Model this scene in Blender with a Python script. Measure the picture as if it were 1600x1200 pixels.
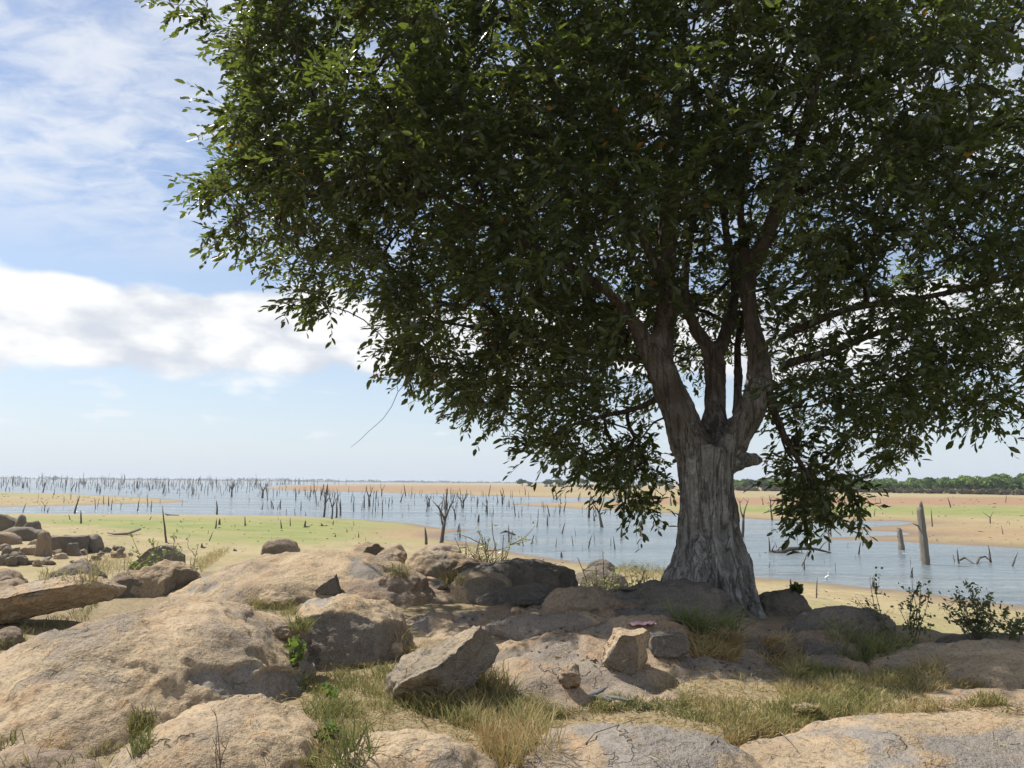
import bpy, math, random
import numpy as np
from mathutils import Vector, Matrix
from mathutils.bvhtree import BVHTree

for o in list(bpy.data.objects):
    bpy.data.objects.remove(o)
scene = bpy.context.scene
R = math.radians

# ------------------------------------------------------------------ camera
CZ = 4.0            # eye height above the lake
FPX = 1170.0        # focal length in pixels of a 1600 px wide frame
cam_d = bpy.data.cameras.new('camera')
cam_d.sensor_width = 36.0
cam_d.lens = 36.0 * FPX / 1600.0
cam_d.clip_start = 0.1
cam_d.clip_end = 30000.0
cam = bpy.data.objects.new('camera', cam_d)
scene.collection.objects.link(cam)
cam.matrix_world = (Matrix.Translation((0, 0, CZ)) @ Matrix.Rotation(R(90 + 7.5), 4, 'X') @ Matrix.Rotation(R(0.43), 4, 'Z'))
scene.camera = cam

# ------------------------------------------------------------------ sun, sky, exposure
SUN = Vector((-0.90, 0.43, 0.0)).normalized() * math.cos(R(56)) + Vector((0, 0, math.sin(R(56))))
sd_ = bpy.data.lights.new('sun', 'SUN')
sd_.energy = 5.0
sd_.angle = R(0.5)
sd_.color = (1.0, 0.95, 0.87)
sun = bpy.data.objects.new('sun', sd_)
scene.collection.objects.link(sun)
sun.rotation_mode = 'QUATERNION'
sun.rotation_quaternion = SUN.to_track_quat('Z', 'Y')
sun.location = (-40, 20, 60)

scene.view_settings.view_transform = 'Standard'
scene.view_settings.look = 'None'
scene.view_settings.gamma = 1.0
scene.view_settings.exposure = 0.40
scene.view_settings.use_curve_mapping = False
scene.render.engine = 'CYCLES'
cy = scene.cycles
cy.use_denoising = True
cy.max_bounces = 8
cy.diffuse_bounces = 2
cy.glossy_bounces = 2
cy.transmission_bounces = 3
cy.volume_bounces = 0
cy.transparent_max_bounces = 8
cy.caustics_reflective = False
cy.caustics_refractive = False
cy.sample_clamp_indirect = 4.0

class NT:
    """small helper to write node trees"""
    def __init__(s, tree):
        s.t = tree
    def n(s, typ, ins=None, **props):
        nd = s.t.nodes.new(typ)
        for k, v in props.items():
            setattr(nd, k, v)
        if ins:
            for k, v in ins.items():
                s.put(nd.inputs[k], v)
        return nd
    def put(s, sock, v):
        if isinstance(v, bpy.types.NodeSocket):
            s.t.links.new(v, sock)
        elif isinstance(v, bpy.types.Node):
            s.t.links.new(v.outputs[0], sock)
        else:
            if hasattr(sock.default_value, '__len__') and len(sock.default_value) == 4 and len(v) == 3:
                v = (*v, 1.0)
            sock.default_value = v
    def math(s, op, a, b=0.0, c=0.0, clamp=False):
        nd = s.n('ShaderNodeMath', operation=op, use_clamp=clamp)
        s.put(nd.inputs[0], a); s.put(nd.inputs[1], b)
        if op in ('MULTIPLY_ADD',):
            s.put(nd.inputs[2], c)
        return nd.outputs[0]
    def smooth(s, v, lo, hi):
        nd = s.n('ShaderNodeMapRange', interpolation_type='SMOOTHSTEP')
        s.put(nd.inputs['Value'], v); s.put(nd.inputs['From Min'], lo); s.put(nd.inputs['From Max'], hi)
        return nd.outputs[0]
    def noise(s, vec, scale, detail=4.0, rough=0.55, dist=0.0, out=0):
        nd = s.n('ShaderNodeTexNoise', {'Scale': scale, 'Detail': detail, 'Roughness': rough, 'Distortion': dist})
        if vec is not None:
            s.put(nd.inputs['Vector'], vec)
        return nd.outputs[out]
    def mix(s, f, a, b, blend='MIX'):
        nd = s.n('ShaderNodeMix', data_type='RGBA', blend_type=blend)
        s.put(nd.inputs[0], f); s.put(nd.inputs[6], a); s.put(nd.inputs[7], b)
        return nd.outputs[2]
    def vscale(s, vec, sc):
        nd = s.n('ShaderNodeVectorMath', operation='MULTIPLY')
        s.put(nd.inputs[0], vec); nd.inputs[1].default_value = sc
        return nd.outputs[0]
    def bump(s, h, strength=0.5, dist=0.02, normal=None):
        nd = s.n('ShaderNodeBump', {'Height': h, 'Strength': strength, 'Distance': dist})
        if normal is not None:
            s.put(nd.inputs['Normal'], normal)
        return nd.outputs[0]

world = bpy.data.worlds.new('World')
scene.world = world
world.use_nodes = True
wt = world.node_tree
wt.nodes.clear()
W = NT(wt)
sky = W.n('ShaderNodeTexSky', sky_type='NISHITA', sun_disc=False, sun_elevation=R(56),
          sun_rotation=math.atan2(SUN.x, SUN.y), altitude=100.0, air_density=1.0, dust_density=0.5, ozone_density=1.6)
wdir = W.n('ShaderNodeTexCoord').outputs['Generated']
wsep = W.n('ShaderNodeSeparateXYZ', {0: wdir})
wx, wy, wz = wsep.outputs
el = W.math('ARCSINE', wz)
az = W.math('ARCTAN2', wx, wy)
# low bank of cumulus right round the horizon
cv = W.n('ShaderNodeCombineXYZ', {0: az, 1: W.math('MULTIPLY', el, 2.1), 2: 0.0}).outputs[0]
bil = W.n('ShaderNodeTexVoronoi', {'Vector': W.n('ShaderNodeVectorMath', {0: cv, 1: W.vscale(W.noise(cv, 14.0, 4.0, 0.6, 0.0, 1), (0.05, 0.05, 0.05))}, operation='ADD').outputs[0], 'Scale': 13.0}, feature='F1').outputs['Distance']
cn = W.math('ADD', W.math('MULTIPLY', W.noise(cv, 5.2, 7.0, 0.6, 0.1), 0.8), W.math('MULTIPLY', W.math('SUBTRACT', 0.6, bil), 0.42))
top = W.math('ADD', 0.222, W.math('MULTIPLY', W.math('SUBTRACT', W.noise(cv, 2.2, 2.0, 0.5), 0.5), 0.10))
prof = W.math('MULTIPLY', W.smooth(el, 0.060, 0.185), W.math('SUBTRACT', 1.0, W.smooth(W.math('SUBTRACT', el, top), -0.02, 0.065)))
cum = W.smooth(W.math('ADD', W.math('MULTIPLY', cn, 0.85), W.math('MULTIPLY', prof, 0.70)), 0.68, 0.90)
# small puffs below the bank
puff = W.math('MULTIPLY', W.smooth(W.noise(W.vscale(cv, (1, 1.6, 1)), 17.0, 5.0, 0.5), 0.57, 0.72),
              W.math('MULTIPLY', W.smooth(el, 0.03, 0.06), W.math('SUBTRACT', 1.0, W.smooth(el, 0.10, 0.14))))
# thin high ripples
den = W.math('ADD', W.math('MAXIMUM', wz, 0.0), 0.12)
hv = W.n('ShaderNodeCombineXYZ', {0: W.math('DIVIDE', wx, den), 1: W.math('DIVIDE', wy, den), 2: 3.7}).outputs[0]
rot = W.n('ShaderNodeMapping', {0: hv, 'Rotation': (0, 0, R(28)), 'Scale': (1.0, 1.5, 1.0)}).outputs[0]
hn = W.math('ADD', W.math('MULTIPLY', W.noise(rot, 1.5, 3.0, 0.5, 0.4), 0.55), W.math('MULTIPLY', W.noise(rot, 7.0, 7.0, 0.62, 0.5), 0.45))
high = W.math('MULTIPLY', W.math('MULTIPLY', W.smooth(hn, 0.40, 0.63), W.smooth(el, 0.22, 0.36)), 0.75)
skyc = W.mix(1.0, sky.outputs[0], (0.115, 0.108, 0.105), 'MULTIPLY')
skyc = W.mix(W.math('MULTIPLY', W.math('POWER', 2.718, W.math('MULTIPLY', W.math('MAXIMUM', el, 0.0), -6.0)), 0.92), skyc, (0.495, 0.57, 0.675))
shade = W.smooth(W.math('ADD', W.math('ADD', W.noise(cv, 7.5, 6.0, 0.55, 0.1), W.math('MULTIPLY', W.math('SUBTRACT', 0.45, bil), 0.3)), W.math('MULTIPLY', el, 0.9)), 0.48, 0.74)
cumc = W.mix(shade, (0.54, 0.57, 0.63), (0.80, 0.80, 0.79))
c1 = W.mix(high, skyc, (0.70, 0.72, 0.75))
c2 = W.mix(W.math('MULTIPLY', puff, 0.55), c1, (0.70, 0.72, 0.74))
c3 = W.mix(W.math('MULTIPLY', cum, 0.96), c2, cumc)
bg = W.n('ShaderNodeBackground', {'Color': c3, 'Strength': 1.0})
W.n('ShaderNodeOutputWorld', {0: bg})

# ------------------------------------------------------------------ pixel <-> place helpers (a ruler for reading the photograph)
CM = np.array(cam.matrix_world.to_3x3())
def ray(px, py):
    d = CM @ np.array([(px - 800) / FPX, (600 - py) / FPX, -1.0])
    return d / np.linalg.norm(d)
def at_z(px, py, z=0.0):
    d = ray(px, py)
    t = (z - CZ) / d[2]
    return np.array([0, 0, CZ]) + d * t
def at_y(px, py, y):
    d = ray(px, py)
    return np.array([0, 0, CZ]) + d * (y / d[1])
def project(P):
    q = (P - np.array([0, 0, CZ])) @ CM
    w = np.where(-q[:, 2] > 1e-3, -q[:, 2], 1e-3)
    px = 800 + FPX * q[:, 0] / w
    py = 600 - FPX * q[:, 1] / w
    return px, py, -q[:, 2]

# ------------------------------------------------------------------ numpy noise
_rng = np.random.RandomState(7)
_perm = np.concatenate([_rng.permutation(256)] * 2).astype(np.int64)
_g = _rng.normal(size=(256, 3)); _g /= np.linalg.norm(_g, axis=1)[:, None]
def pn(P):
    P = np.asarray(P, float)
    i = np.floor(P).astype(np.int64); f = P - i
    u = f * f * f * (f * (f * 6 - 15) + 10)
    i &= 255
    out = 0.0
    for dx in (0, 1):
        wx_ = u[:, 0] if dx else 1 - u[:, 0]
        hx = _perm[(i[:, 0] + dx) & 255]
        for dy in (0, 1):
            wy_ = u[:, 1] if dy else 1 - u[:, 1]
            hy = _perm[(hx + i[:, 1] + dy) & 255]
            for dz in (0, 1):
                wz_ = u[:, 2] if dz else 1 - u[:, 2]
                g = _g[_perm[(hy + i[:, 2] + dz) & 255]]
                d = f - np.array([dx, dy, dz])
                out = out + wx_ * wy_ * wz_ * (g * d).sum(1)
    return out * 1.5
def fbm(P, octv=4, gain=0.5):
    a, s, o = 1.0, 0.0, 1.0
    for k in range(octv):
        s = s + a * pn(P * o + k * 17.3)
        a *= gain; o *= 2.03
    return s

# ------------------------------------------------------------------ object helpers
COL = scene.collection
def new_mesh(name, V, F, smooth=True):
    me = bpy.data.meshes.new(name)
    V = np.asarray(V, np.float32)
    if isinstance(F, np.ndarray):
        k = F.shape[1]
        me.vertices.add(len(V)); me.vertices.foreach_set('co', V.ravel())
        me.loops.add(F.size); me.loops.foreach_set('vertex_index', F.astype(np.int32).ravel())
        me.polygons.add(len(F)); me.polygons.foreach_set('loop_start', np.arange(0, F.size, k, dtype=np.int32))
        me.polygons.foreach_set('loop_total', np.full(len(F), k, np.int32))
        me.update(calc_edges=True)
    else:
        me.from_pydata(V.tolist(), [], F)
        me.update()
    if smooth:
        me.polygons.foreach_set('use_smooth', np.ones(len(me.polygons), bool))
    return me
def add(name, me, mat=None, parent=None, loc=(0, 0, 0), rotz=0.0, scale=None):
    o = bpy.data.objects.new(name, me)
    COL.objects.link(o)
    if mat is not None and me is not None and not me.materials:
        me.materials.append(mat)
    o.location = loc
    o.rotation_euler = (0, 0, rotz)
    if scale is not None:
        o.scale = scale if hasattr(scale, '__len__') else (scale,) * 3
    if parent is not None:
        o.parent = parent
    return o
def empty(name, loc=(0, 0, 0), rotz=0.0):
    o = bpy.data.objects.new(name, None)
    COL.objects.link(o); o.location = loc; o.rotation_euler = (0, 0, rotz)
    o.empty_display_size = 0.2
    return o
def tag(o, label=None, cat=None, group=None, kind=None):
    if label: o['label'] = label
    if cat: o['category'] = cat
    if group: o['group'] = group
    if kind: o['kind'] = kind
    return o
def fattr(me, name, vals):
    a = me.attributes.new(name, 'FLOAT', 'POINT')
    a.data.foreach_set('value', np.asarray(vals, np.float32))

class MB:
    """collects tubes and quads for one mesh"""
    def __init__(s): s.V = []; s.F = []; s.n = 0
    def add(s, V, F):
        V = np.asarray(V, float)
        s.V.append(V); s.F.extend([tuple(i + s.n for i in f) for f in F]); s.n += len(V)
    def tube(s, pts, rad, sides=6, cap=True, wob=0.0, rng=None):
        pts = np.asarray(pts, float); rad = np.asarray(rad, float)
        n = len(pts)
        T = np.gradient(pts, axis=0); T /= np.linalg.norm(T, axis=1)[:, None] + 1e-9
        ref = np.array([0.0, 0, 1]) if abs(T[0, 2]) < 0.9 else np.array([1.0, 0, 0])
        V = np.empty((n, sides, 3)); u = None
        ang = np.arange(sides) * 2 * math.pi / sides
        for i in range(n):
            u = np.cross(T[i], ref) if u is None else u - T[i] * np.dot(u, T[i])
            u = u / (np.linalg.norm(u) + 1e-9); v = np.cross(T[i], u)
            rr = rad[i] * (1 + (wob * rng.uniform(-1, 1, sides) if wob else 0))
            V[i] = pts[i] + (np.cos(ang) * rr)[:, None] * u + (np.sin(ang) * rr)[:, None] * v
        F = []
        for i in range(n - 1):
            for j in range(sides):
                k = (j + 1) % sides
                F.append((i * sides + j, i * sides + k, (i + 1) * sides + k, (i + 1) * sides + j))
        if cap:
            F.append(tuple(range(sides))[::-1]); F.append(tuple((n - 1) * sides + j for j in range(sides)))
        s.add(V.reshape(-1, 3), F)
    def mesh(s, name, smooth=True):
        return new_mesh(name, np.concatenate(s.V), s.F, smooth)

def material(name):
    m = bpy.data.materials.new(name); m.use_nodes = True
    t = m.node_tree; t.nodes.clear()
    h = NT(t)
    b = h.n('ShaderNodeBsdfPrincipled')
    h.out = h.n('ShaderNodeOutputMaterial', {0: b})
    h.b = b; h.m = m
    return h

# ------------------------------------------------------------------ shorelines in plan
def plan(pts):
    return np.array([at_z(x, y, 0.0)[:2] for x, y in pts])
near_shore = np.vstack([[(-900, 95)], plan([(0, 803), (200, 803.5), (400, 805), (500, 808), (560, 811.5), (640, 818), (700, 827), (748, 827.5),
    (700, 834), (690, 841), (745, 848), (800, 863), (900, 878), (1000, 889), (1100, 896), (1180, 902), (1290, 911), (1400, 922), (1440, 926), (1500, 935), (1600, 946)]),
    [(26, 20), (45, 15), (90, 12), (900, 0)]])
near_land = np.vstack([near_shore, [(900, -900), (-900, -900)]])
far_land = np.vstack([plan([(395, 762.6), (480, 767.3), (560, 768.8), (700, 772.3), (800, 776), (880, 777.2), (960, 779), (1000, 781.8), (960, 784), (880, 785),
    (815, 786.5), (790, 788), (840, 791.5), (900, 795), (960, 797.5), (1060, 803), (1150, 809), (1200, 812.5), (1250, 815), (1290, 816), (1400, 814.5), (1428, 817),
    (1400, 821), (1340, 823.5), (1305, 826), (1345, 829), (1400, 831), (1425, 834), (1395, 837), (1330, 838), (1270, 841), (1300, 843.5), (1400, 846.5),
    (1500, 852), (1600, 857), (1800, 866)]), [(900, 40), (9000, 300), (9000, 9000), (1500, 9000)], plan([(800, 755.2), (700, 755.3), (600, 756.1), (470, 757.6)])])
left_spit = plan([(-300, 769), (0, 769.3), (100, 771.3), (180, 775), (240, 778.5), (285, 782.5), (296, 784.6), (250, 786), (200, 787.5), (100, 790.7), (0, 792), (-300, 796)])

def seg_dist(P, A, closed=True):
    B = np.roll(A, -1, 0)
    d = np.full(len(P), 1e9)
    inside = np.zeros(len(P), bool)
    for a, b in zip(A, B):
        ab = b - a
        t = np.clip(((P - a) @ ab) / (ab @ ab + 1e-12), 0, 1)
        q = P - (a + t[:, None] * ab)
        d = np.minimum(d, np.einsum('ij,ij->i', q, q))
        c = ((a[1] > P[:, 1]) != (b[1] > P[:, 1]))
        xi = (b[0] - a[0]) * (P[:, 1] - a[1]) / (b[1] - a[1] + 1e-12) + a[0]
        inside ^= c & (P[:, 0] < xi)
    d = np.sqrt(d)
    return np.where(inside, d, -d)

knoll = np.array([(-40, 9), (-22, 13.5), (-14, 13.2), (-9, 13.0), (-6, 14.3), (-3.5, 16.2), (-1.5, 16.0), (0.6, 14.6), (2.2, 12.8), (3.6, 11.7), (4.6, 10.3),
                  (6.0, 9.0), (8.0, 8.4), (12, 7.4), (18, 5), (22, -3), (10, -25), (-20, -25), (-45, -5)])
def terrain_z(P, full=False):
    P = np.asarray(P, float)
    P3 = np.c_[P, np.zeros(len(P))]
    r = np.linalg.norm(P, axis=1)
    wob = fbm(P3 / np.maximum(3.0, r * 0.09)[:, None] * 1.0, 3) * np.minimum(r * 0.012, 2.5)
    s1 = seg_dist(P, near_land) + wob
    s2 = seg_dist(P, far_land) + wob * 1.4
    s3 = seg_dist(P, left_spit) + wob * 1.2
    s4 = r - 2700.0
    def prof(s, h, l):
        return np.where(s > 0, h * (1 - np.exp(-np.maximum(s, 0) / l)), np.maximum(s * 0.05, -1.5))
    zp = np.maximum.reduce([prof(s1, 1.15, 24.0), prof(s2, 0.75, 30.0), prof(s3, 0.45, 12.0), prof(s4, 6.0, 500.0)])
    k = seg_dist(P, knoll) + fbm(P3 * 0.45 + 5, 3) * 0.8
    t = np.clip((k + 2.2) / 3.0, 0, 1); t = t * t * (3 - 2 * t)
    zk = 2.30 + 0.10 * fbm(P3 * 0.5 + 9, 3) + 0.018 * fbm(P3 * 4.0, 3)
    z = zp * (1 - t) + zk * t
    z = z + 0.02 * fbm(P3 * 0.8 + 3, 3) * (zp > 0.02) * np.clip(zp / 0.3, 0, 1)
    if full:
        return z, s1, s2, s3, t
    return z

# terrain sheet: a fan of rings, finer ahead of the camera
az_f = np.radians(np.concatenate([np.linspace(-180, -42, 40)[:-1], np.linspace(-42, 42, 640), np.linspace(42, 180, 40)[1:-1]]))
rr_ = np.concatenate([np.geomspace(0.6, 15, 150)[:-1], CZ * FPX / np.linspace(CZ * FPX / 15, 2.0, 270)[:-1], np.geomspace(2340, 12000, 24)])
A_, R_ = np.meshgrid(az_f, rr_)
PX = np.c_[(R_ * np.sin(A_)).ravel(), (R_ * np.cos(A_)).ravel()]
tz, s1, s2, s3, kt = terrain_z(PX, True)
TV = np.c_[PX, tz]
nr, nc = R_.shape
ii = np.arange(nr * nc).reshape(nr, nc)
q = np.stack([ii[:-1, :], ii[1:, :], np.roll(ii, -1, 1)[1:, :], np.roll(ii, -1, 1)[:-1, :]], -1).reshape(-1, 4)[:, ::-1]
TV = np.vstack([TV, [[0, 0, tz[:nc].mean()]]])
tri = [(len(TV) - 1, int(ii[0, j]), int(ii[0, (j + 1) % nc])) for j in range(nc)]
ter_me = new_mesh('ground', TV, q.tolist() + tri)
# soil kinds (what grows or lies where), as attributes
tpx, tpy, _ = project(TV)
def band(y, lo, hi, soft):
    return np.clip((y - lo) / soft, 0, 1) * np.clip((hi - y) / soft, 0, 1)
nz = fbm(np.c_[tpx / 60, tpy / 9, np.zeros(len(tpx))], 4)
hz = 754 + (tpx - 800) * 0.0075
front = (TV[:, 1] > 5)
py_ = tpy + nz * 3.0
lo_g = np.interp(tpx, [-400, 60, 150, 250, 300, 400, 500, 600, 680], [812, 816, 823, 836, 844, 852, 850, 838, 824])
green = band(py_, 804.5, lo_g + 4, 4.0 + (lo_g - 800) * 0.16) * (tpx < 720) * np.interp(tpx, [480, 690], [1, 0.25])
green = np.maximum(green, 0.55 * band(py_, 768.5, 778, 3) * np.interp(tpx, [0, 160], [1, 0]))
green = np.maximum(green, band(tpy + nz * 1.6, 789, 802 + np.interp(tpx, [1150, 1600], [0, 7]), 3.0) * np.interp(tpx, [900, 1150], [0.0, 1]))
green = np.maximum(green, 0.62 * np.clip((np.append(s1, 50) - 5.5 + nz * 2.5) / 5, 0, 1) * (tpx > 1000) * np.clip((tpy - 860) / 20, 0, 1) * (1 - np.append(kt, 1)))
green *= front
red = np.maximum(band(tpy + nz * 0.8, 757, 771, 3) * np.interp(tpx, [380, 470, 760, 900], [0, 1, 0.75, 0.3]),
                 band(tpy + nz * 1.2, 776, 790.5, 2.5) * np.interp(tpx, [850, 1020], [0.2, 1]))
red = np.maximum(red, 0.4 * np.clip(1 - np.abs(np.append(s2, 0) - 6) / 6, 0, 1))
red = np.maximum(red, 0.55 * band(py_, 818, 846, 8) * np.interp(tpx, [540, 640, 800], [0, 1, 1]))
red *= front
sh = np.maximum.reduce([np.append(s1, 99), np.append(s2, -99), np.append(s3, -99)])
wet = np.clip(1 - (sh - 0.3 - 0.9 * nz) / np.where(np.append(s1, 1) > 0, 2.6, 5.0), 0, 1) * (1 - np.append(kt, 1))
for nm, v in (('green', green), ('red', red), ('wet', wet), ('knoll', np.append(kt, 1))):
    fattr(ter_me, nm, v)

g = material('soil_sand_and_grass')
pos = g.n('ShaderNodeNewGeometry').outputs['Position']
def ga(nm): return g.n('ShaderNodeAttribute', attribute_name=nm).outputs['Fac']
n1 = g.noise(pos, 0.35, 6, 0.6); n2 = g.noise(pos, 3.0, 6, 0.65); n3 = g.noise(pos, 28.0, 4, 0.6)
sand = g.mix(g.smooth(n1, 0.35, 0.65), (0.315, 0.255, 0.14), (0.26, 0.205, 0.11))
sand = g.mix(g.smooth(n2, 0.48, 0.7), sand, (0.38, 0.31, 0.185))
gr = g.mix(g.smooth(n1, 0.3, 0.7), (0.16, 0.19, 0.06), (0.24, 0.24, 0.085))
zz = g.n('ShaderNodeSeparateXYZ', {0: pos}).outputs[2]
tl = g.noise(g.n('ShaderNodeCombineXYZ', {0: g.math('MULTIPLY', n1, 0.5), 1: g.math('MULTIPLY', zz, 26.0), 2: 0.0}).outputs[0], 1.0, 5, 0.7)
sand = g.mix(g.math('MULTIPLY', g.smooth(tl, 0.50, 0.64), 0.55), sand, (0.20, 0.165, 0.095))
np_ = g.noise(g.vscale(pos, (0.5, 1, 1)), 0.14, 7, 0.68)
sand = g.mix(g.math('MULTIPLY', g.smooth(np_, 0.46, 0.62), 0.6), sand, (0.25, 0.235, 0.10))
c = g.mix(g.math('MULTIPLY', ga('green'), g.smooth(g.math('ADD', np_, g.math('MULTIPLY', g.math('SUBTRACT', n2, 0.5), 0.6)), 0.22, 0.50)), sand, gr)
c = g.mix(g.math('MULTIPLY', ga('red'), 0.85), c, g.mix(n2, (0.235, 0.135, 0.08), (0.285, 0.175, 0.105)))
c = g.mix(g.math('MULTIPLY', ga('wet'), 0.8), c, (0.155, 0.105, 0.072))
soil = g.mix(g.smooth(n3, 0.35, 0.7), (0.185, 0.145, 0.085), (0.30, 0.24, 0.145))
soil = g.mix(g.smooth(n2, 0.5, 0.72), soil, (0.17, 0.125, 0.075))
c = g.mix(g.smooth(ga('knoll'), 0.25, 0.75), c, soil)
g.put(g.b.inputs['Base Color'], c)
g.put(g.b.inputs['Roughness'], g.math('SUBTRACT', 0.95, g.math('MULTIPLY', ga('wet'), 0.35)))
g.b.inputs['Specular IOR Level'].default_value = 0.25
hgt = g.math('ADD', g.math('MULTIPLY', n3, 0.4), n2)
g.put(g.b.inputs['Normal'], g.bump(hgt, 0.45, 0.06))
ground = tag(add('ground', ter_me, g.m), 'dry sandy lake bed with green and red bands', kind='structure')
bvh_ter = BVHTree.FromPolygons([Vector(v) for v in TV], [tuple(int(k) for k in f) for f in q] + tri)

# lake
w = material('lake_water')
wpos = w.n('ShaderNodeNewGeometry').outputs['Position']
wv = w.vscale(wpos, (0.55, 1.0, 1.0))
wn = w.math('ADD', w.noise(wv, 1.3, 5, 0.6, 0.6), w.math('MULTIPLY', w.noise(wv, 0.12, 3, 0.5), 1.2))
wcol = w.mix(w.smooth(w.noise(w.vscale(wpos, (0.22, 1, 1)), 0.09, 5, 0.65), 0.38, 0.62), (0.115, 0.150, 0.170), (0.165, 0.195, 0.205))
w.put(w.b.inputs['Base Color'], wcol)
w.put(w.b.inputs['Roughness'], w.math('MULTIPLY_ADD', w.smooth(w.noise(w.vscale(wpos, (0.15, 1, 1)), 0.16, 4, 0.6), 0.4, 0.6), 0.14, 0.10))
w.b.inputs['IOR'].default_value = 1.33
w.put(w.b.inputs['Normal'], w.bump(wn, 0.9, 0.35))
wa = np.linspace(0, 2 * math.pi, 97)[:-1]
water = add('lake_water', new_mesh('lake_water', np.c_[11500 * np.cos(wa), 11500 * np.sin(wa), np.zeros(96)], [tuple(range(96))], False), w.m)
tag(water, 'blue grey rippled lake water', kind='structure')

# ------------------------------------------------------------------ rocks
def rock_material(name, tint, dark=1.0):
    h = material(name)
    p = h.n('ShaderNodeNewGeometry').outputs['Position']
    big = h.noise(p, 0.9, 5, 0.6, 0.4)
    mid = h.noise(p, 3.6, 6, 0.62, 0.3)
    fine = h.noise(p, 34.0, 5, 0.7)
    vf = h.noise(p, 130.0, 3, 0.7)
    col = h.mix(h.smooth(big, 0.38, 0.62), tint[0], tint[1])
    col = h.mix(h.math('MULTIPLY', h.smooth(mid, 0.50, 0.66), 0.8), col, tint[2])
    gp = h.smooth(h.noise(p, 1.55, 7, 0.62, 0.6), 0.575, 0.60)
    col = h.mix(h.math('MULTIPLY', gp, 0.35), col, tint[3])
    stn = h.noise(h.vscale(p, (1.0, 0.45, 0.45)), 1.3, 7, 0.66, 0.9)
    col = h.mix(h.math('MULTIPLY', h.smooth(stn, 0.53, 0.66), 0.6), col, h.mix(0.35, tint[3], (0.11, 0.09, 0.07)))
    lv = h.n('ShaderNodeTexVoronoi', {'Vector': p, 'Scale': 11.0, 'Randomness': 1.0}, feature='F1').outputs['Distance']
    lich = h.math('MULTIPLY', h.math('SUBTRACT', 1.0, h.smooth(h.math('ADD', lv, h.math('MULTIPLY', h.noise(p, 45.0, 3, 0.6), 0.25)), 0.26, 0.33)), h.smooth(h.noise(p, 1.9, 3, 0.5), 0.52, 0.60))
    col = h.mix(h.math('MULTIPLY', lich, 0.55), col, (0.13, 0.12, 0.10))
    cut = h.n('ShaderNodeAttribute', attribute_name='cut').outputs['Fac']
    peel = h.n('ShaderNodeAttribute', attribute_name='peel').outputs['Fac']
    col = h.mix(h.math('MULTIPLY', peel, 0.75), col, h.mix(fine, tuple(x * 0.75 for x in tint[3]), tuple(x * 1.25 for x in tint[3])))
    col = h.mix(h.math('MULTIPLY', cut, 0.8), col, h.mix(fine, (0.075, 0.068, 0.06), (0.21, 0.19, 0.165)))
    col = h.mix(h.math('MULTIPLY', h.smooth(fine, 0.47, 0.66), 0.85), col, h.mix(0.6, col, (0.05, 0.04, 0.03)))
    col = h.mix(h.math('MULTIPLY', h.smooth(vf, 0.50, 0.66), 0.65), col, h.mix(0.5, col, (0.60, 0.53, 0.42)))
    # long thin cracks
    pd = h.n('ShaderNodeVectorMath', {0: p, 1: h.vscale(h.noise(p, 2.2, 4, 0.6, 0.0, 1), (0.55, 0.55, 0.55))}, operation='ADD').outputs[0]
    vo = h.n('ShaderNodeTexVoronoi', {'Vector': h.vscale(pd, (1.0, 0.75, 1.5)), 'Scale': 1.1}, feature='DISTANCE_TO_EDGE').outputs['Distance']
    crack = h.math('MULTIPLY', h.math('SUBTRACT', 1.0, h.smooth(vo, 0.001, 0.008)), h.smooth(h.noise(p, 0.9, 2, 0.5), 0.50, 0.66))
    col = h.mix(h.math('MULTIPLY', crack, 0.6), col, (0.05, 0.04, 0.03))
    h.put(h.b.inputs['Base Color'], col)
    h.b.inputs['Roughness'].default_value = 0.92
    h.b.inputs['Specular IOR Level'].default_value = 0.2
    hh = h.math('ADD', h.math('ADD', h.math('MULTIPLY', fine, 0.8), mid), h.math('MULTIPLY', h.noise(p, 11.0, 4, 0.7), 1.3))
    hh = h.math('MULTIPLY', hh, h.math('MULTIPLY_ADD', h.smooth(h.noise(p, 1.4, 3, 0.5), 0.38, 0.62), 0.65, 0.35))
    hh = h.math('SUBTRACT', hh, h.math('MULTIPLY', crack, 0.7))
    hh = h.math('SUBTRACT', hh, h.math('MULTIPLY', gp, 0.25))
    h.put(h.b.inputs['Normal'], h.bump(hh, 0.85, 0.042))
    return h.m
M_TAN = rock_material('weathered_tan_granite', [(0.40, 0.305, 0.195), (0.31, 0.235, 0.155), (0.39, 0.26, 0.145), (0.21, 0.20, 0.19)])
M_GREY = rock_material('weathered_grey_granite_shade_dark', [(0.185, 0.155, 0.12), (0.125, 0.11, 0.095), (0.21, 0.165, 0.115), (0.10, 0.095, 0.09)])  # dark stained rock, base colour lowered further to deepen the tree's shade
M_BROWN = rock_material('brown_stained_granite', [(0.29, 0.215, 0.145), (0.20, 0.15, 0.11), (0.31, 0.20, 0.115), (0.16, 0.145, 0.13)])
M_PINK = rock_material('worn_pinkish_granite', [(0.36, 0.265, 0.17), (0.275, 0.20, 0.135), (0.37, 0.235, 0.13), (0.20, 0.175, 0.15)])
M_GREYTAN = rock_material('grey_tan_granite', [(0.31, 0.25, 0.175), (0.24, 0.20, 0.145), (0.33, 0.245, 0.15), (0.16, 0.155, 0.145)])
M_RED = rock_material('rust_stained_granite', [(0.40, 0.275, 0.165), (0.36, 0.21, 0.115), (0.42, 0.23, 0.11), (0.28, 0.23, 0.18)])

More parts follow.
